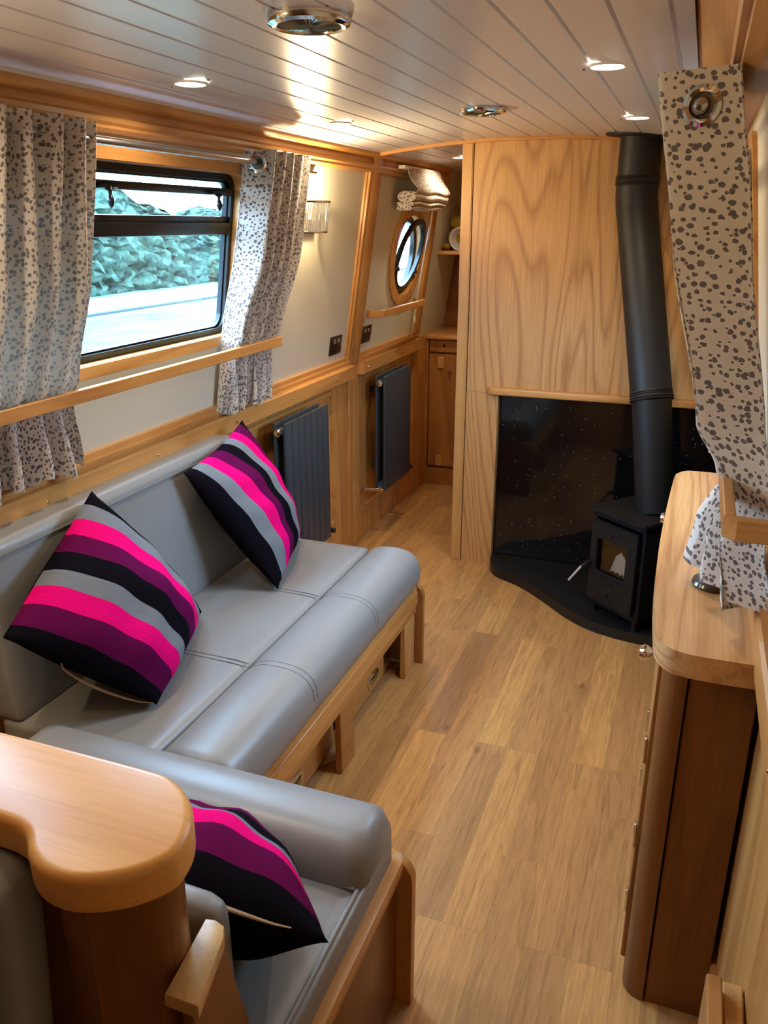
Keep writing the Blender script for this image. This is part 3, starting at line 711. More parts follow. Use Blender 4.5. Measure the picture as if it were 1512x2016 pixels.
# ------------------------------------------------------------------ curtains
def tri(ph):   # softened triangle wave
    return math.asin(0.93*math.sin(ph))/math.asin(0.93)
def lerpk(keys, z):
    if z >= keys[0][0]: return keys[0][1:]
    for a, b in zip(keys, keys[1:]):
        if z >= b[0]:
            t = (a[0]-z)/(a[0]-b[0]); t = t*t*(3-2*t)
            return tuple(a[i]+(b[i]-a[i])*t for i in range(1, len(a)))
    return keys[-1][1:]
def curtain(side, label, folds, keys, ztop, zbot, ph0, eyelets, seed, rod_y, nz=90, per=14, hem=0.0, fan=0.0):
    """keys: (z, y start, y end, centre offset from the wall, fold depth)"""
    rnd = random.Random(seed); nu = int(folds*per); bm = B(); uvl = bm.loops.layers.uv.new('UVMap'); G = []
    jit = [rnd.uniform(-0.15, 0.15) for _ in range(int(folds)*2+4)]
    width = folds*0.22
    for j in range(nz+1):
        v = j/nz; row = []
        for i in range(nu+1):
            u = i/nu; z = ztop+(zbot-ztop)*v
            ya, yb, c, a = lerpk(keys, z)
            ph = ph0+2*PI*folds*u; k = int(2*folds*u)
            aa = a*(1+0.5*jit[k]*(1-u*2*folds+k)+0.5*jit[k+1]*(u*2*folds-k))
            low = max(0.0, (1.2-z)/0.25)
            wob = 0.004*math.sin(9*z+k*1.7+seed)+0.010*low*math.sin(2.3*k+seed)
            p = tilt_wall(side, ya+(yb-ya)*u+wob, z, max(c+aa*tri(ph)+wob*0.5+fan*min(1.0, low)*(u-0.45), 0.006))
            p.z += hem*low*math.sin(k*2.1+seed)
            row.append((bm.verts.new(p), u*width, v*(ztop-zbot)))
        G.append(row)
    holes = []
    for (u, zz) in eyelets:
        ya, yb, c, a = lerpk(keys, zz); holes.append(tilt_wall(side, ya+(yb-ya)*u, zz, c+a*tri(ph0+2*PI*folds*u)))
    for j in range(nz):
        for i in range(nu):
            mid = (G[j][i][0].co+G[j+1][i+1][0].co)/2
            if any((mid-h).length < 0.0225 for h in holes): continue
            q = (G[j][i], G[j][i+1], G[j+1][i+1], G[j+1][i]); f = bm.faces.new([x[0] for x in q])
            for lp, x in zip(f.loops, q): lp[uvl].uv = (x[1], x[2])
    t = thing('curtain', label, 'curtain', tilt_wall(side, (keys[0][1]+keys[0][2])/2, zbot, keys[0][3]))
    o = obj('fabric', bm, FABRIC, t, ang=180); m = o.modifiers.new('thickness', 'SOLIDIFY'); m.thickness = 0.0025; m.offset = 0
    for (u, zz) in eyelets:
        ya, yb, c, a = lerpk(keys, zz); du = 0.004
        def P(u): 
            k = int(2*folds*u); return tilt_wall(side, ya+(yb-ya)*u, zz, c+a*tri(ph0+2*PI*folds*u))
        p = P(u); d = (P(u+du)-P(u-du)).normalized(); nrm = d.cross(Vector((0, 0, 1))).normalized()
        if nrm.y > 0: nrm = -nrm
        b = B(); lathe(b, [(0.0185, -0.007), (0.0178, 0.0), (0.019, 0.007), (0.024, 0.0095), (0.0295, 0.006), (0.0315, -0.001), (0.0295, -0.007), (0.024, -0.009), (0.0185, -0.007)], p, nrm, 32)
        obj('eyelet', b, CHROME, t)
    return t
# big window: left (near) curtain and right (far) curtain
curtain(-1, 'spotted curtain gathered in deep pleats at the near, left end of the big window', 6, [(1.84, 1.22, 1.705, 0.075, 0.048), (1.5, 1.22, 1.70, 0.075, 0.046), (1.25, 1.22, 1.675, 0.060, 0.030), (1.19, 1.22, 1.67, 0.044, 0.020), (1.0, 1.20, 1.70, 0.052, 0.034)], 1.842, 1.0, 0.4, [], 3, 0, hem=0.012)
curtain(-1, 'spotted curtain at the right end of the big window, beside the lit wall lamp', 4.5, [(1.84, 2.50, 2.80, 0.075, 0.050), (1.55, 2.49, 2.80, 0.072, 0.046), (1.25, 2.45, 2.765, 0.052, 0.030), (1.19, 2.45, 2.75, 0.040, 0.022), (1.0, 2.45, 2.75, 0.046, 0.028)], 1.842, 0.985, -PI/2, [(0.055, 1.802)], 5, 0, hem=0.006, nz=190, per=40)
# right hand window
curtain(1, 'spotted curtain with a big chrome eyelet hanging close by at the right', 3.2, [(1.84, 1.42, 1.70, 0.105, 0.056), (1.60, 1.42, 1.70, 0.094, 0.058), (1.30, 1.42, 1.70, 0.068, 0.052), (1.225, 1.40, 1.70, 0.050, 0.040), (1.185, 1.40, 1.70, 0.042, 0.026), (1.06, 1.41, 1.72, 0.080, 0.030), (0.96, 1.40, 1.74, 0.088, 0.034)], 1.838, 0.972, -PI/2, [(0.078, 1.787)], 8, 0, per=50, hem=0.012, nz=190, fan=0.12)
curtain(1, 'end of the far spotted curtain showing white past the near right curtain', 3.2, [(1.84, 2.60, 2.92, 0.06, 0.04), (1.25, 2.62, 2.88, 0.05, 0.03), (1.19, 2.64, 2.86, 0.04, 0.02), (0.94, 2.62, 2.90, 0.065, 0.045)], 1.838, 0.945, -PI/2, [], 2, 0)
def rod(side, y0, y1, off, z, label):
    t = thing('curtain_rod', label, 'curtain rod', tilt_wall(side, (y0+y1)/2, z, off))
    bm = B(); sweep(bm, [tilt_wall(side, y0, z, off), tilt_wall(side, y1, z, off)], 0.0095, 16); obj('pole', bm, STEEL, t)
    for y in ((y0+0.03, y1-0.03) if side < 0 else (y0+0.95, y1-0.03)):
        bm = B(); sweep(bm, [tilt_wall(side, y, z, off), tilt_wall(side, y, z, 0.0)], 0.006, 10); lathe(bm, [(0.02, 0), (0.018, 0.006), (0, 0.008)], tilt_wall(side, y, z, 0.0), (-side, 0, 0), 16); obj('bracket', bm, STEEL, t)
    for y, s in ((y0, -1), (y1, 1)):
        bm = B(); lathe(bm, [(0.0095, 0), (0.014, 0.003), (0.014, 0.010), (0.009, 0.02), (0, 0.024)], tilt_wall(side, y, z, off), (0, s, 0), 16); obj('finial', bm, STEEL, t)
rod(-1, 0.95, 2.86, 0.075, 1.806, 'brushed steel curtain rod across the top of the big window')
rod(1, 1.44, 2.96, 0.106, 1.787, 'steel curtain rod behind the near right curtain')

# roman blind above the porthole
t = thing('roman_blind', 'spotted roman blind folded up above the porthole', 'blind', tilt_wall(-1, 4.3, 1.68, 0.05))
def blind_strip(prof, y0, y1, flare=0.0, closed=False):
    bm = B(); uvl = bm.loops.layers.uv.new('UVMap'); n = 12; rows = []; L = 0; last = None
    for (o, z) in prof:
        p = Vector((o, z));
        if last is not None: L += (p-last).length
        last = p; rows.append(([bm.verts.new(tilt_wall(-1, y0+(y1-y0)*i/n+flare*(i/n-0.5)*L*4, z+0.004*math.sin(i*0.9+z*40), o)) for i in range(n+1)], L))
    if closed: 
        rows.append((rows[0][0], L+0.03))
        for k in (0, -1):
            f = bm.faces.new([r[0][k] for r in rows[:-1]])
            for lp, (o, z) in zip(f.loops, prof): lp[uvl].uv = (o, z)
    for (A, la), (D, lb) in zip(rows, rows[1:]):
        for i in range(n):
            f = bm.faces.new((A[i], A[i+1], D[i+1], D[i]))
            for lp, uv in zip(f.loops, ((i*.05, la), (i*.05+.05, la), (i*.05+.05, lb), (i*.05, lb))): lp[uvl].uv = uv
    return bm
o = obj('top_fold', blind_strip([(0.060, 1.872), (0.066, 1.85), (0.085, 1.82), (0.112, 1.79), (0.128, 1.772), (0.120, 1.760), (0.085, 1.764), (0.05, 1.768)], 4.02, 4.56, 0.02), FABRIC, t, ang=180); m = o.modifiers.new('t', 'SOLIDIFY'); m.thickness = 0.003
def fold_loop(o0, o1, z0, z1, n=18): return [((o0+o1)/2+(o1-o0)/2*math.copysign(abs(math.cos(2*PI*i/n))**0.6, math.cos(2*PI*i/n)), (z0+z1)/2+(z1-z0)/2*math.copysign(abs(math.sin(2*PI*i/n))**0.8, math.sin(2*PI*i/n))) for i in range(n)]
obj('middle_fold', blind_strip(fold_loop(0.028, 0.124, 1.722, 1.764), 4.01, 4.57, closed=True), FABRIC, t, ang=60)
obj('lower_fold', blind_strip(fold_loop(0.028, 0.116, 1.702, 1.724), 4.012, 4.565, closed=True), FABRIC, t, ang=60)
obj('bottom_fold', blind_strip(fold_loop(0.030, 0.108, 1.684, 1.704), 4.015, 4.56, closed=True), FABRIC, t, ang=60)
bm = B(); wbox(bm, -1, 3.985, 4.57, 1.868, 1.884, 0.02, 0.056, 0.003); obj('head_rail', bm, LINING, t)
for y in (4.53, 4.545):
    bm = B(); sweep(bm, [tilt_wall(-1, y, 1.87, 0.06), tilt_wall(-1, y+0.02, 1.45, 0.035), tilt_wall(-1, y+0.03, 0.99, 0.03)], 0.0016, 6); obj('pull_cord', bm, LINING, t)
bm = B(); lathe(bm, [(0, 0.02), (0.005, 0.018), (0.008, 0.0), (0.005, -0.02), (0, -0.022)], tilt_wall(-1, 4.563, 1.10, 0.032), (0, 0, 1), 12); obj('cord_toggle', bm, LINING, t)

# ------------------------------------------------------------------ passage cupboard and what stands in it
t = thing('corner_cupboard', 'tall oak corner cupboard with open shelves at the end of the passage', 'cupboard', (-1.28, 4.92, 0))
bm = B(); box(bm, -1.57, -1.008, 4.94, 5.40, 0.0, 0.93, 0.002, 1); obj('body', bm, OAK_FAR, t)
bm = B(); box(bm, -1.57, -1.008, 4.905, 4.94, 0.0, 0.11); obj('plinth', bm, OAK_DARK_X, t)
bm = B(); box(bm, -1.553, -1.535, 4.90, 4.942, 0.0, 0.945, 0.002, 1); obj('stile', bm, OAK_FAR, t)
bm = B(); box(bm, -1.531, -1.03, 4.915, 4.94, 0.125, 0.85, 0.003, 1); d = obj('door', bm, OAK_FAR, t)
bm = B(); lathe(bm, [(0, 0.026), (0.010, 0.024), (0.013, 0.016), (0.006, 0.006), (0.008, 0)], (-1.392, 4.915, 0.745), (0, -1, 0), 16); obj('knob', bm, CHROME, d)
for z in (0.165, 0.80):
    bm = B(); box(bm, -1.476, -1.436, 4.906, 4.92, z-0.035, z+0.035, 0.002, 1); obj('door_block', bm, OAK_PALE, d)
bm = B(); box(bm, -1.531, -1.03, 4.915, 4.94, 0.862, 0.938, 0.003, 1); d = obj('drawer', bm, OAK_FAR, t)
bm = B(); lathe(bm, [(0.009, 0.001), (0.009, 0.003), (0.0, 0.004)], (-1.435, 4.915, 0.905), (0, -1, 0), 14); obj('finger_catch', bm, BLACKP, d)
bm = B(); box(bm, -1.57, -1.008, 4.885, 5.40, 0.945, 0.968, 0.004, 2); obj('counter_top', bm, OAK_X, t)
bm = B(); box(bm, -1.56, -1.008, 5.33, 5.36, 0.968, 1.93); obj('back_panel', bm, OAK_DARK, t)  # darker oak stands in for the unlit recess behind the shelf
bm = B(); box(bm, -1.50, -1.008, 4.92, 5.34, 1.444, 1.466, 0.002, 1); obj('shelf', bm, OAK_X, t)

def blob(bm, c, r, sx=1, sy=1, sz=1, seg=14):
    g = bmesh.ops.create_uvsphere(bm, u_segments=seg, v_segments=10, radius=r)['verts']
    for v in g: v.co = Vector((c[0]+v.co.x*sx, c[1]+v.co.y*sy, c[2]+v.co.z*sz))
t = thing('soft_toy', 'small yellow soft toy sitting on the high corner shelf', 'toy', (-1.41, 5.03, 1.466))
bm = B(); blob(bm, (-1.43, 5.07, 1.528), 0.052, 0.9, 0.8, 1.25); obj('body', bm, YELLOW, t)
bm = B(); blob(bm, (-1.415, 5.07, 1.625), 0.045, 1.0, 0.85, 0.95); h = obj('head', bm, YELLOW, t)
bm = B(); blob(bm, (-1.448, 5.07, 1.662), 0.014); obj('ear', bm, YELLOW, h)
bm = B(); blob(bm, (-1.478, 5.02, 1.488), 0.024, 0.9, 1.5, 0.9); obj('leg', bm, YELLOW, t)
bm = B(); blob(bm, (-1.455, 5.00, 1.490), 0.024, 0.9, 1.5, 0.9); obj('leg', bm, YELLOW, t)
t = thing('plastic_tub', 'white round tub lying on its side beside the yellow toy', 'tub', (-1.368, 4.99, 1.466))
bm = B(); lathe(bm, [(0, 0.09), (0.052, 0.09), (0.062, 0.0), (0.066, -0.004), (0.064, -0.010), (0.058, -0.006), (0.050, 0.08), (0.0, 0.082)], (-1.368, 4.965, 1.533), (0.12, 1, 0.0), 32); obj('tub_body', bm, JARWHITE, t)
bm = B(); torus(bm, (-1.368, 4.958, 1.533), (0.12, 1, 0), 0.0635, 0.0045, 36, 8); obj('rim', bm, JARWHITE, t)

# ------------------------------------------------------------------ hearth, stove and flue
he = [(-0.815, 3.772), (-0.817, 3.732), (-0.805, 3.66), (-0.76, 3.585), (-0.661, 3.527), (-0.576, 3.463), (-0.475, 3.363), (-0.381, 3.264), (-0.284, 3.189), (-0.174, 3.145), (-0.05, 3.122), (0.18, 3.10), (0.18, 3.772)]
def smooth_pts(p, closed=False, n=6):
    out = []
    for i in range(len(p)-1):
        p0 = Vector(p[max(i-1, 0)]); p1 = Vector(p[i]); p2 = Vector(p[i+1]); p3 = Vector(p[min(i+2, len(p)-1)])
        for k in range(n):
            s = k/n; out.append(0.5*((2*p1)+(-p0+p2)*s+(2*p0-5*p1+4*p2-p3)*s*s+(-p0+3*p1-3*p2+p3)*s**3))
    out.append(Vector(p[-1])); return [tuple(v) for v in out]
hp = [he[0]]+smooth_pts(he[1:12])+[he[12]]
bm = B(); prism(bm, [(x, y, 0.001) for x, y in hp], (0, 0, 0.044), 0.008, 3, True); tag(obj('hearth_slab', bm, SLATE, loc=(-0.3, 3.5, 0)), 'black S curved hearth slab under the stove', 'hearth')

sn = Vector((-0.632, -0.775, 0)); st = Vector((0.775, -0.632, 0))   # stove front normal and its left-to-right tangent
s0 = Vector((-0.195, 3.210, 0.0))
def sp(a, d, z): return s0+st*a-sn*d+Vector((0, 0, z))
def sbox(bm, a0, a1, d0, d1, z0, z1, bev=0.0):
    vs = bmesh.ops.create_cube(bm, size=1.0)['verts']
    for v in vs: v.co = sp((a0+a1)/2+v.co.x*(a1-a0), (d0+d1)/2+v.co.y*(d1-d0), (z0+z1)/2+v.co.z*(z1-z0))
    if bev: bmesh.ops.bevel(bm, geom=list({e for v in vs for e in v.link_edges}), offset=bev, segments=2, affect='EDGES')
t = thing('wood_burning_stove', 'small black cast iron stove with glass door standing on the hearth', 'stove', sp(0, 0.13, 0.045))
bm = B()
sbox(bm, -0.135, 0.145, 0.020, 0.03, 0.09, 0.12); sbox(bm, -0.135, 0.145, 0.012, 0.26, 0.085, 0.11); sbox(bm, -0.135, -0.118, 0.012, 0.26, 0.085, 0.50); sbox(bm, 0.128, 0.145, 0.012, 0.26, 0.085, 0.50); sbox(bm, -0.135, 0.145, 0.245, 0.26, 0.085, 0.50); sbox(bm, -0.135, 0.145, 0.012, 0.26, 0.475, 0.50); sbox(bm, -0.12, 0.13, 0.03, 0.25, 0.20, 0.215)
obj('body', bm, STOVE, t)
bm = B(); sbox(bm, -0.15, 0.16, -0.012, 0.275, 0.50, 0.516, 0.004); obj('top_plate', bm, STOVE, t)
# door with window opening
bm = B()
def dm(a, b, d): return sp(a, -d, b)
holed(bm, rrect(-0.118, 0.128, 0.115, 0.468, 0.004, 2), [rrect(-0.085, 0.078, 0.245, 0.395, 0.012, 4)], dm, 0.014)
door = obj('door', bm, STOVE, t)
bm = B(); sbox(bm, -0.088, 0.081, 0.002, 0.006, 0.242, 0.398); obj('door_glass', bm, SMOKED, door)
bm = B(); sbox(bm, -0.118, 0.128, -0.020, -0.010, 0.462, 0.468, 0.002); sbox(bm, -0.09, 0.083, -0.020, -0.012, 0.232, 0.238, 0.002); obj('door_bead', bm, STOVE, door)
for zz, nm in ((0.43, 'air_wheel'), (0.165, 'air_wheel')):
    bm = B(); c = sp(-0.005, -0.014, zz); lathe(bm, [(0, 0.012), (0.008, 0.010), (0.010, 0.003), (0.028, 0.002), (0.030, -0.001)], c, sn, 20); aw = obj(nm, bm, FLUE, door)
    for a in (-0.05, 0.04):
        bm = B(); c2 = sp(a, -0.0145, zz); lathe(bm, [(0, 0.0025), (0.006, 0.002), (0.006, -0.001)], c2, sn, 10); obj('air_hole', bm, BLACKP, door)
bm = B(); a = sp(-0.115, -0.02, 0.270); lathe(bm, [(0, 0.02), (0.012, 0.018), (0.012, -0.01)], a, sn, 12); k = obj('latch', bm, STOVE, door)
bm = B(); sweep(bm, [sp(-0.130, -0.045, 0.255), sp(-0.168, -0.075, 0.182)], 0.0052, 10); obj('handle', bm, simple('steel_handle', (245, 245, 248), 0.3, 0.6), door)
bm = B(); sweep(bm, [sp(-0.115, -0.03, 0.27), sp(-0.130, -0.045, 0.255)], 0.0075, 10); obj('handle_stub', bm, STOVE, door)
for a in (-0.11, 0.12):
    for d in (0.03, 0.24):
        bm = B(); lathe(bm, [(0.016, 0.0), (0.012, 0.02), (0.016, 0.042), (0.0, 0.042)], sp(a, d, 0.045), (0, 0, 1), 12); obj('leg', bm, STOVE, t)
# kindling paper behind the glass
def fan(c0, z0, n, w, h):
    bm = B(); g = []
    for i in range(n+1):
        a = -w/2+w*i/n; dd = 0.010*(i % 2); g.append((bm.verts.new(sp(c0+a*0.9, 0.024+dd, z0+0.004*(i % 2))), bm.verts.new(sp(c0+a*0.55, 0.028-dd*0.6, z0+h-abs(a)*0.5))))
    for i in range(n): bm.faces.new((g[i][0], g[i+1][0], g[i+1][1], g[i][1]))
    return bm
o = obj('crumpled_paper', fan(0.018, 0.252, 8, 0.115, 0.10), PAPER, loc=sp(0.03, 0.05, 0.262), ang=5); m = o.modifiers.new('t', 'SOLIDIFY'); m.thickness = 0.002
tag(o, 'folded white paper behind the stove door glass', 'paper')
bm = B(); sweep(bm, [sp(-0.10, 0.12, 0.232), sp(0.10, 0.15, 0.236)], [0.018, 0.020], 10); tag(obj('firewood_log', bm, LOG, loc=sp(0, 0.13, 0.215)), 'single piece of kindling lying inside the black stove', 'log')

# flue pipe
ft = thing('stove_flue', 'black stove flue pipe bending from the stove up to the ceiling', 'flue', sp(0.005, 0.135, 0.516))
top = Vector((-0.276, 3.640, 1.958)); bend1 = Vector((-0.276, 3.640, 1.74)); ringp = Vector((-0.122, 3.385, 0.96)); bot = Vector((-0.058, 3.318, 0.514))
def tubeobj(a, b, r, nm, seg=36):
    bm = B(); sweep(bm, [a, b], r, seg); return obj(nm, bm, FLUE, ft)
tubeobj(top, bend1, 0.0815, 'upper_pipe')
d = (ringp-bend1).normalized()
k0 = bend1+Vector((0, 0, 0.012)); pts = []
for i in range(9):
    s = i/8; a = k0+Vector((0, 0, 0.02)); b = bend1-Vector((0, 0, 0.02)); c2 = bend1-Vector((0, 0, 0.02))+d*0.06; pts.append(a.lerp(b, s).lerp(b.lerp(c2, s), s))
bm = B(); sweep(bm, pts, 0.0825, 36); obj('elbow', bm, FLUE, ft)
tubeobj(pts[-1]-d*0.01, ringp, 0.0815, 'sloping_pipe')
tubeobj(ringp, bot, 0.0765, 'lower_pipe')
def collar(c, ax, r):
    bm = B(); lathe(bm, [(r-0.004, -0.010), (r+0.002, -0.009), (r+0.004, -0.004), (r+0.001, 0.0), (r+0.004, 0.004), (r+0.002, 0.009), (r-0.004, 0.010)], c, ax, 36); obj('collar', bm, FLUE, ft)
collar(Vector((-0.276, 3.64, 1.772)), (0, 0, 1), 0.083); collar(Vector((-0.276, 3.64, 1.79)), (0, 0, 1), 0.083); collar(ringp, d, 0.082)
collar(ringp-d*0.07+d*0.05, d, 0.080)
bm = B(); pl = [(-0.276+0.135*math.cos(2*PI*i/40), 3.60+0.115*math.sin(2*PI*i/40)) for i in range(40)]
vs = [bm.verts.new((x, y, zc(x)-0.007)) for x, y in pl]; bm.faces.new(vs); vt = [bm.verts.new((x, y, zc(x)+0.001)) for x, y in pl]; bm.faces.new(vt[::-1])
for i in range(40): bm.faces.new((vs[i], vs[(i+1) % 40], vt[(i+1) % 40], vt[i]))
obj('ceiling_plate', bm, STOVE, ft)

# ------------------------------------------------------------------ sideboard on the right
t = thing('sideboard', 'oak sideboard with rounded top corners along the right side', 'sideboard', (0.11, 1.95, 0))
to = smooth_pts([(0.190, 1.345), (0.12, 1.342), (0.060, 1.344), (0.026, 1.358), (0.006, 1.392), (0.0, 1.430), (-0.010, 1.60), (-0.014, 1.833), (-0.010, 2.12), (0.000, 2.42), (0.008, 2.475), (0.030, 2.51), (0.06, 2.518), (0.190, 2.518)], n=10)
bm = B(); prism(bm, [(x, y, 0.874) for x, y in to], (0, 0, 0.046), 0.006, 3); obj('top', bm, OAK_TOP, t)
# rounded corner posts
def quarter(cx, cy, r, a0, a1, n=8): return [(cx+r*math.cos(math.radians(a0+(a1-a0)*i/n)), cy+r*math.sin(math.radians(a0+(a1-a0)*i/n))) for i in range(n+1)]
bm = B(); pts = quarter(0.068, 1.492, 0.046, 180, 270)+[(0.068, 1.50), (0.022, 1.50)]
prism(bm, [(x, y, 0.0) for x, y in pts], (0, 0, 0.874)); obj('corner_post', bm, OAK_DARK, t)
bm = B(); pts = quarter(0.068, 2.42, 0.046, 90, 180)+[(0.022, 2.41), (0.068, 2.41)]
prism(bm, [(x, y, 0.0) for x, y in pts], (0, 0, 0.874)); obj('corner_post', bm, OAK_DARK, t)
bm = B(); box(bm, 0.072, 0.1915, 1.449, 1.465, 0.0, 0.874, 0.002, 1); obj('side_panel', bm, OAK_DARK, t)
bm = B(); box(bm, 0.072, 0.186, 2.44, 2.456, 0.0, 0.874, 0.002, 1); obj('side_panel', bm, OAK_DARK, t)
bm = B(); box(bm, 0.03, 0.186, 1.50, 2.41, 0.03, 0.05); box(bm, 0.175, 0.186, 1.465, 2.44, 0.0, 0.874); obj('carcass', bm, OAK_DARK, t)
for (ya, yb) in ((1.503, 1.95), (1.957, 2.405)):
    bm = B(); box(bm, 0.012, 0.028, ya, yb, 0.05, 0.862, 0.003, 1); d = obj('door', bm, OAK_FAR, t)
    bm = B(); yk = ya+0.03 if ya < 1.6 else yb-0.03
    lathe(bm, [(0.008, 0), (0.006, 0.012), (0.014, 0.020), (0.0165, 0.028), (0.013, 0.036), (0, 0.039)], (0.012, yk, 0.81), (-1, 0, 0), 20); obj('knob', bm, CHROME, d)
    for z in (0.60, 0.385, 0.207):
        bm = B(); box(bm, 0.007, 0.0125, ya+0.001, ya+0.016, z-0.03, z+0.03, 0.001, 1); obj('hinge', bm, CHROME, d)
# ornament half hidden by the curtain
t = thing('candle_holder', 'small ornament on a brown glass base, half hidden by the right curtain', 'ornament', (0.088, 1.66, 0.92))
bm = B(); lathe(bm, [(0, 0), (0.040, 0.0), (0.043, 0.006), (0.040, 0.012), (0, 0.012)], (0.100, 1.66, 0.920), (0, 0, 1), 28); obj('glass_base', bm, BROWNGLASS, t)
bm = B(); lathe(bm, [(0, 0.012), (0.016, 0.013), (0.028, 0.03), (0.030, 0.055), (0.020, 0.075), (0, 0.08)], (0.104, 1.67, 0.920), (0, 0, 1), 24); obj('grey_bowl', bm, GREYCER, t)
bm = B(); lathe(bm, [(0, 0.075), (0.018, 0.078), (0.020, 0.09), (0.012, 0.10), (0, 0.102)], (0.104, 1.67, 0.920), (0, 0, 1), 20); obj('orange_top', bm, ORANGE, t)

# stepped boards at the bottom right
t = thing('boxed_trunking', 'stepped oak boxing low on the right side, nearest the viewer', 'boxing', (0.16, 0.9, 0))
bm = B(); box(bm, 0.141, 0.165, 0.62, 1.10, 0.0, 0.490, 0.003, 1); obj('inner_board', bm, OAK_DARK_X, t)
bm = B(); box(bm, 0.168, 0.200, 0.62, 1.12, 0.0, 0.462, 0.003, 1); obj('outer_board', bm, OAK_PALE, t)

# ------------------------------------------------------------------ long sofa
t = thing('sofa', 'long grey leather sofa bed along the window side', 'sofa', (-1.15, 2.0, 0))
SY0, SY1 = 1.285, 2.665
bm = B(); box(bm, -0.886, -0.860, SY0, 2.655, 0.228, 0.334, 0.003, 2); obj('front_rail', bm, OAK_Y, t)
bm = B(); box(bm, -0.861, -0.853, SY0, 2.650, 0.262, 0.318, 0.003, 1); obj('rail_bead', bm, OAK_Y, t)
bm = B(); box(bm, -0.884, -0.862, SY0, 2.662, 0.334, 0.350, 0.003, 1); obj('webbing_strip', bm, CREAMTAPE, t)
for y0 in (2.535, 1.935, 1.40):
    bm = B(); box(bm, -0.884, -0.862, y0, y0+0.105, 0.0, 0.228, 0.003, 1); obj('leg', bm, OAK_PALE if y0 > 2.2 else OAK_DARK_X, t)
bm = B(); box(bm, -1.50, -0.950, SY0, 2.62, 0.0, 0.045); box(bm, -1.53, -0.950, SY0, 2.62, 0.30, 0.345); box(bm, -1.53, -1.50, SY0, 2.62, 0.0, 0.34); obj('base_box', bm, OAK_DARK_X, t)
for (ya, yb, hy) in ((2.09, 2.50, 2.385), (1.60, 2.04, 1.76), (SY0, 1.58, 1.45)):
    bm = B(); box(bm, -0.952, -0.935, ya, yb, 0.02, 0.30, 0.003, 1); d = obj('drawer_front', bm, OAK_Y, t)
    bm = B()
    ring_mesh(bm, rrect(hy-0.034, hy+0.034, 0.059, 0.089, 0.0145, 5), rrect(hy-0.050, hy+0.050, 0.046, 0.102, 0.0275, 5), lambda a, b, dd: Vector((-0.935+dd, a, b)), -0.001, 0.005)
    h = obj('recessed_handle', bm, CHROME, d)
    bm = B(); sweep(bm, [(-0.933, hy-0.04, 0.076), (-0.930, hy, 0.074), (-0.933, hy+0.04, 0.076)], 0.005, 8); obj('handle_grip', bm, CHROME, h)
# far end board with rounded top corner
ep = [(-1.54, 0.0), (-0.838, 0.0), (-0.838, 0.27)]+[(-0.898+0.06*math.cos(math.radians(a)), 0.285+0.06*math.sin(math.radians(a))) for a in range(0, 91, 10)]+[(-1.54, 0.345)]
bm = B(); prism(bm, [(x, 2.666, z) for x, z in ep], (0, 0.024, 0), 0.003, 2); obj('end_panel', bm, OAK_DARK_X, t)

def soft_box(bm, x0, x1, y0, y1, z0, z1, r, puff=0.0, n=16):
    lo, hi = Vector((x0, y0, z0)), Vector((x1, y1, z1)); c = (lo+hi)/2; h = (hi-lo)/2
    g = bmesh.ops.create_cube(bm, size=2.0); 
    bmesh.ops.subdivide_edges(bm, edges=list({e for v in g['verts'] for e in v.link_edges}), cuts=n, use_grid_fill=True)
    for v in bm.verts:
        p0 = v.co.copy()
        # cluster the grid towards the rims
        q = Vector([math.copysign(abs(a)**0.6, a) if abs(a) < 1 else a for a in p0])
        p = Vector((q.x*h.x, q.y*h.y, q.z*h.z)); inn = Vector((max(-h.x+r, min(h.x-r, p.x)), max(-h.y+r, min(h.y-r, p.y)), max(-h.z+r, min(h.z-r, p.z))))
        d = p-inn; p = inn+d.normalized()*r if d.length > 1e-7 else p
        for ax in range(3):
            o1, o2 = [k for k in range(3) if k != ax]
            if abs(p0[ax]) > 0.999: p[ax] += math.copysign(puff, p0[ax])*(1-q[o1]**4)*(1-q[o2]**4)
        v.co = c+p
    return bm
def cushion(bm, x0, x1, y0, y1, z0, z1, r=0.03, puff=0.012, nx=14, ny=22):
    """soft box: rounded rim, slightly domed top"""
    box(bm, x0, x1, y0, y1, z0, z1)
    es = [e for e in bm.edges]
    bmesh.ops.bevel(bm, geom=es, offset=r, segments=4, profile=0.5, affect='EDGES')
    bmesh.ops.subdivide_edges(bm, edges=[e for e in bm.edges if e.calc_length() > 0.15], cuts=7, use_grid_fill=True)
    for v in bm.verts:
        u = (v.co.x-x0)/(x1-x0); w_ = (v.co.y-y0)/(y1-y0); k = max(0, 1-(2*u-1)**4)*max(0, 1-(2*w_-1)**4)
        if v.co.z > (z0+z1)/2: v.co.z += puff*k
    return bm
def seam(parent, pts, r=0.0022, mat=None):
    bm = B(); sweep(bm, pts, r, 6); return obj('seam', bm, mat or SEAM, parent)
ys = [SY0, 1.725, 2.19, SY1]
bm = B()
soft_box(bm, -1.50, -1.052, SY0+0.002, SY1, 0.345, 0.464, 0.018, 0.004, 24)
sc = obj('seat_cushion', bm, LEATHER, t, ang=60)
for y in ys[1:-1]:
    for dy in (-0.008, 0.010): seam(sc, [(-1.45+i*0.04, y+dy, 0.4682-(0.004 if i in (0, 10) else 0)) for i in range(11)], 0.0012)
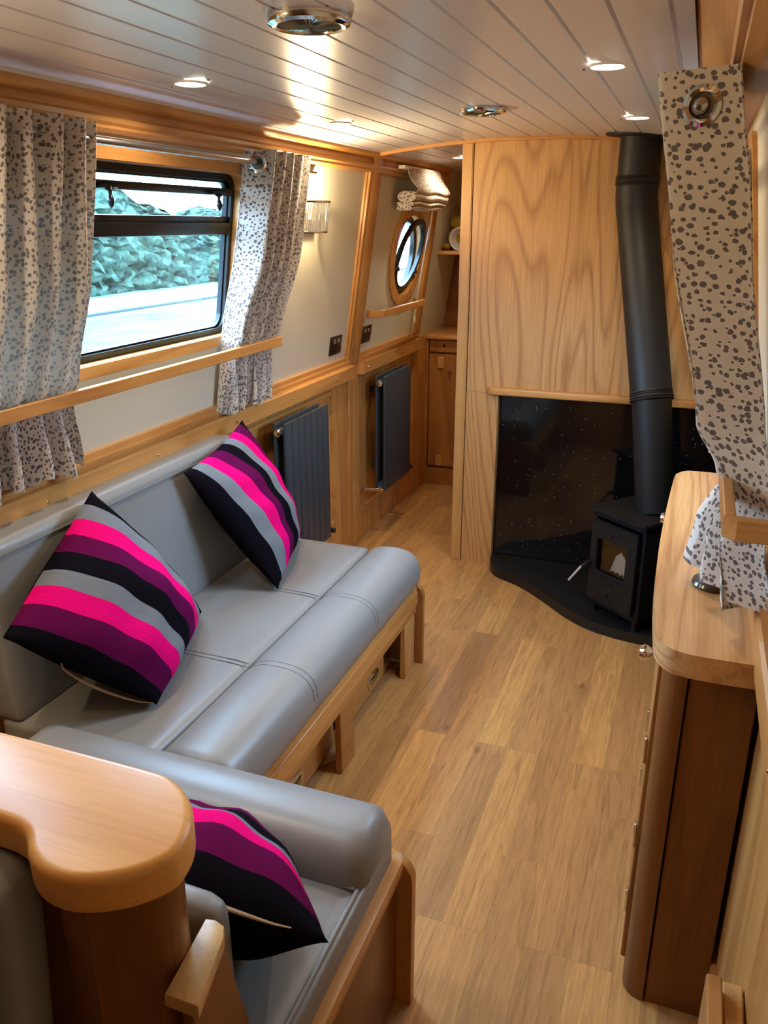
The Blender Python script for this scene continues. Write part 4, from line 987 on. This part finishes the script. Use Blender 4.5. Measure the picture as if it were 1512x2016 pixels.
# front roll: rounded D section run along the boat
def roll_section(cx, cz, rx, rz, n=26):
    return [(cx+rx*math.copysign(abs(math.cos(a))**0.80, math.cos(a)), cz+rz*math.copysign(abs(math.sin(a))**0.80, math.sin(a))) for a in [2*PI*i/n for i in range(n)]]
def roll(bm, cx, cz, rx, rz, y0, y1, along='Y', ny=24, pinch=()):
    sec = roll_section(0, 0, rx, rz); rings = []
    for i in range(ny+1):
        y = y0+(y1-y0)*i/ny; s = 1.0
        e = min(y-y0, y1-y); 
        if e < 0.03: s = 1-0.25*(1-e/0.03)**2
        for p in pinch:
            if abs(y-p) < 0.03: s = min(s, 1-0.018*(1-abs(y-p)/0.03))
        rings.append([bm.verts.new((cx+a*s, y, cz+b*s) if along == 'Y' else (y, cx+a*s, cz+b*s)) for a, b in sec])
    for A, D in zip(rings, rings[1:]):
        for j in range(len(A)): bm.faces.new((A[j], A[(j+1) % len(A)], D[(j+1) % len(A)], D[j]))
    bm.faces.new(rings[0][::-1]); bm.faces.new(rings[-1])
bm = B(); roll(bm, -0.950, 0.400, 0.110, 0.088, SY0+0.002, SY1, ny=92, pinch=ys[1:-1]); ro = obj('front_roll', bm, LEATHER, t, ang=60)
for y in ys[1:-1]:
    for dy in (-0.010, 0.012): seam(ro, [(p[0], y+dy, p[1]) for p in roll_section(-0.950, 0.400, 0.1090, 0.0870)[:12]], 0.0011)
# back cushion
bm = B(); soft_box(bm, -1.545, -1.455, SY0+0.002, 2.42, 0.455, 0.925, 0.022, 0.004, 24)
for v in bm.verts:
    v.co.x += (0.925-v.co.z)*0.035+0.01
bk = obj('back_cushion', bm, LEATHER, t, ang=60)
seam(bk, [(-1.4420, SY0+0.02, 0.893), (-1.4400, 1.8, 0.893), (-1.4420, 2.40, 0.893)], 0.0024)

# ------------------------------------------------------------------ near bench (L) with roll
t = thing('bench_seat', 'near grey leather bench seat with oak side, set across the boat', 'bench', (-0.9, 0.9, 0))
bm = B(); box(bm, -0.470, -0.442, 0.74, 1.262, 0.02, 0.385, 0.003, 2); obj('side_panel', bm, OAK_DARK, t)
bm = B(); box(bm, -0.474, -0.428, 0.74, 1.262, 0.355, 0.392, 0.005, 2); obj('side_rail', bm, OAK_Y, t)
ep = [(-1.50, 0.0), (-0.408, 0.0), (-0.408, 0.33)]+[(-0.462+0.054*math.cos(math.radians(a)), 0.338+0.054*math.sin(math.radians(a))) for a in range(0, 91, 10)]+[(-1.50, 0.392)]
bm = B(); prism(bm, [(x, 1.258, z) for x, z in ep], (0, 0.025, 0), 0.003, 2); obj('end_panel', bm, OAK_Z, t)
bm = B(); box(bm, -1.50, -0.47, 0.74, 1.258, 0.28, 0.34); obj('base_board', bm, OAK_DARK_X, t)
bm = B(); soft_box(bm, -1.46, -0.462, 0.742, 1.100, 0.34, 0.450, 0.014, 0.003); se = obj('seat_cushion', bm, LEATHER, t, ang=60)
for dd in (0.0,):
    bm = B(); sweep(bm, [(-1.2, 1.098, 0.452), (-0.468, 1.098, 0.452)], 0.0042, 8); obj('piping', bm, PIPING, se)
    bm = B(); sweep(bm, [(-0.464, 1.10, 0.449), (-0.464, 0.76, 0.449)], 0.0042, 8); obj('piping', bm, PIPING, se)
bm = B(); roll(bm, 1.185, 0.448, 0.092, 0.092, -1.30, -0.452, along='X', ny=40); obj('front_roll', bm, LEATHER, t, ang=60)
bm = B(); box(bm, -0.470, -0.450, 0.745, 1.256, 0.345, 0.446, 0.008, 3); obj('side_gusset', bm, LEATHER, t)
bm = B(); soft_box(bm, -1.40, -0.535, 0.742, 0.795, 0.452, 0.705, 0.025, 0.006)
obj('back_cushion', bm, LEATHER, t, ang=60)

# arm cap between bench back and divider
t = thing('arm_rest', 'small oak arm cap beside the near bench back cushion', 'arm rest', (-0.49, 0.66, 0))
pts = [(-0.52, 0.708), (-0.506, 0.711), (-0.490, 0.706), (-0.481, 0.690), (-0.457, 0.592), (-0.505, 0.592)]
bm = B(); prism(bm, [(x, y, 0.720) for x, y in pts], (0, 0, 0.022), 0.003, 2); obj('cap', bm, OAK_PALE, t)
bm = B(); prism(bm, [(-0.497, 0.690, 0.719), (-0.497, 0.61, 0.719), (-0.497, 0.61, 0.0), (-0.497, 0.738, 0.0), (-0.497, 0.738, 0.52)], (0.018, 0, 0), 0.002, 1); obj('side_board', bm, OAK_DARK, t)

# high divider with rounded cap
def slab(bm, poly, z0, z1, rt_, rb_):
    """flat slab with rounded rims: even outline, offset loops"""
    P = [Vector((x, y)) for x, y in poly]; out = []
    for a, b in zip(P, P[1:]+P[:1]):
        if (b-a).length < 1e-5: continue
        k = max(1, int((b-a).length/0.012))
        for i in range(k): out.append(a.lerp(b, i/k))
    P = []
    for p in out:
        if not P or (p-P[-1]).length > 0.004: P.append(p)
    n = len(P); area = sum(P[i].x*P[(i+1) % n].y-P[(i+1) % n].x*P[i].y for i in range(n)); sg = 1 if area > 0 else -1
    N = []
    for i in range(n):
        d = (P[(i+1) % n]-P[i-1]).normalized(); N.append(Vector((-d.y, d.x))*sg)
    rings = []
    for k in range(5): a = PI/2*k/4; rings.append((rb_*(1-math.sin(a)), z0+rb_*(1-math.cos(a))))
    for k in range(7): a = PI/2*k/6; rings.append((rt_*(1-math.cos(a)), z1-rt_+rt_*math.sin(a)))
    V = [[bm.verts.new((P[i].x+N[i].x*o, P[i].y+N[i].y*o, z)) for i in range(n)] for o, z in rings]
    for A, D in zip(V, V[1:]):
        for i in range(n): bm.faces.new((A[i], A[(i+1) % n], D[(i+1) % n], D[i]))
    bm.faces.new(V[0][::-1]); bm.faces.new(V[-1])
    return bm
t = thing('seat_divider', 'oak divider with thick rounded polished cap in the near left corner', 'divider', (-0.9, 0.62, 0))
co_ = smooth_pts([(-0.845, 0.726), (-0.607, 0.727), (-0.558, 0.721), (-0.517, 0.696), (-0.490, 0.660), (-0.479, 0.625), (-0.482, 0.597), (-0.509, 0.563), (-0.547, 0.540), (-0.582, 0.533), (-0.614, 0.539), (-0.641, 0.555), (-0.662, 0.574), (-0.690, 0.583), (-0.73, 0.584)], n=5)
poly = [(-1.52, 0.726)]+co_+[(-1.52, 0.584)]
bm = B(); slab(bm, poly, 0.900, 0.950, 0.013, 0.005); obj('cap', bm, OAK_CAP, t, ang=50)
bm = B(); pts = [(-0.640, 0.70), (-0.575, 0.70)]+quarter(-0.562, 0.645, 0.050, 60, -60, 10)+[(-0.585, 0.570), (-0.640, 0.585)]
prism(bm, [(x, y, 0.0) for x, y in pts], (0, 0, 0.901), 0.0); obj('end_post', bm, OAK_DARK, t)
bm = B(); box(bm, -1.52, -0.640, 0.622, 0.700, 0.0, 0.901); obj('core_panel', bm, OAK_DARK_X, t)
# dinette back cushion on the viewer's side
t = thing('dinette_bench', 'grey leather dinette bench below the thick oak cap, lower left corner', 'bench', (-1.0, 0.40, 0.0))
bm = B(); soft_box(bm, -1.45, -0.672, 0.520, 0.612, 0.41, 0.892, 0.034, 0.010)
for v in bm.verts: v.co.y -= (0.892-v.co.z)*0.10
b0 = obj('back_cushion', bm, LEATHER, t, ang=60)
bm = B(); sweep(bm, [(-0.700, 0.522, 0.868), (-0.690, 0.517, 0.85), (-0.684, 0.511, 0.80), (-0.682, 0.497, 0.65), (-0.682, 0.476, 0.44)], 0.0036, 8); obj('piping', bm, PIPING, b0)
bm = B(); soft_box(bm, -1.45, -0.672, 0.06, 0.50, 0.31, 0.41, 0.02, 0.004); obj('seat_cushion', bm, LEATHER, t, ang=60)
bm = B(); box(bm, -1.45, -0.68, 0.08, 0.56, 0.0, 0.31, 0.003, 1); obj('base_box', bm, OAK_DARK_X, t)

# ------------------------------------------------------------------ throw pillows
def pillow(label, c00, c10, c11, c01, thick, zip_edge, seed, n=26, inset=0.045):
    """c00-c01 is the black first stripe edge (s=0), c10-c11 the last; front faces the room"""
    A, Bq, Cq, D = Vector(c00), Vector(c10), Vector(c11), Vector(c01)
    ctr = (A+Bq+Cq+D)/4; nrm = ((Bq-D).cross(Cq-A)).normalized()
    if nrm.dot(Vector((0, 0, 1.62))-ctr) < 0: nrm = -nrm
    if zip_edge == 'flip': nrm = nrm
    rnd = random.Random(seed); bm = B(); uvl = bm.loops.layers.uv.new('UVMap'); grids = []
    ph = [rnd.uniform(0, 6) for _ in range(6)]
    def base(s, t_):
        p = (A*(1-s)+Bq*s)*(1-t_)+(D*(1-s)+Cq*s)*t_
        k = 4*inset
        p = p.lerp(ctr, 0)
        es = (1-(2*s-1)**2); et = (1-(2*t_-1)**2)
        ps = ((Bq+Cq)/2-(A+D)/2); pt = ((D+Cq)/2-(A+Bq)/2)
        p += -ps*(2*s-1)*et*inset - pt*(2*t_-1)*es*inset
        return p
    for side in (1, -1):
        g = []
        for i in range(n+1):
            row = []
            for j in range(n+1):
                s, t_ = i/n, j/n
                s2 = 0.5-0.5*math.cos(PI*s); t2 = 0.5-0.5*math.cos(PI*t_); s2 = 0.5*s+0.5*s2; t2 = 0.5*t_+0.5*t2
                h = (max(0, (1-abs(2*s2-1)**2.2)*(1-abs(2*t2-1)**2.2)))**0.62
                wr = 0.006*math.sin(14*s2+5*t2+ph[0])*h+0.005*math.sin(22*t2-7*s2+ph[1])*h
                edge = i in (0, n) or j in (0, n)
                if side == -1 and edge: row.append((grids[0][i][j][0], s2, t2)); continue
                p = base(s2, t2)+nrm*side*(thick/2*h+(wr if side > 0 else wr*0.5))
                row.append((bm.verts.new(p), s2, t2))
            g.append(row)
        grids.append(g)
    for gi, g in enumerate(grids):
        for i in range(n):
            for j in range(n):
                q = [g[i][j], g[i+1][j], g[i+1][j+1], g[i][j+1]]
                if gi: q = q[::-1]
                f = bm.faces.new([x[0] for x in q]); f.material_index = gi
                for lp, x in zip(f.loops, q): lp[uvl].uv = (x[1], x[2])
    base_pt = Vector((ctr.x, ctr.y, min(A.z, Bq.z, Cq.z, D.z)))
    t = thing('throw_pillow', label, 'pillow', base_pt, 'pink, grey and black striped throw pillows')
    o = obj('pillow_cover', bm, [STRIPES, BLACK_CLOTH], t, recalc=False, ang=180)
    for f in o.data.polygons: f.use_smooth = True
    # flip if the front looks inwards
    if zip_edge:
        s0_, s1_, fixed, axis, outw = zip_edge
        pts = []
        for i in range(13):
            q = s0_+(s1_-s0_)*i/12; s, t_ = (q, fixed) if axis == 's' else (fixed, q)
            pts.append(base(s, t_)+nrm*(-thick*outw)*math.sin(PI*i/12)**0.5)
        bm = B(); sweep(bm, pts, [0.0012+0.0028*math.sin(PI*i/12) for i in range(13)], 8); obj('zip', bm, ZIP, t)
    return t
# pillow 2 (far): corners lower-left, top-left ... black edge from upper left corner to bottom corner
pillow('upright striped pillow leaning in the far corner of the long sofa', (-1.400, 2.005, 0.905), (-1.435, 2.43, 0.975), (-1.325, 2.64, 0.485), (-1.185, 2.170, 0.478), 0.19, None, 1, inset=0.03)
# pillow 1 (near on the sofa)
pillow('wider striped pillow at the near end of the long sofa, black tip up', (-1.415, 1.617, 0.965), (-1.345, 1.200, 0.760), (-1.150, 1.450, 0.482), (-1.320, 1.925, 0.490), 0.23, (0.35, 0.97, 1.0, 'x', 0.16), 2, inset=0.0)
# pillow 3 on the near bench
pillow('mostly black pillow with a beige zip on the near bench, back turned up', (-0.600, 1.085, 0.462), (-0.385, 0.806, 0.650), (-0.80, 0.790, 0.700), (-0.98, 1.00, 0.470), 0.23, (0.14, 0.86, 1.0, 'x', 0.03), 3, inset=0.02)
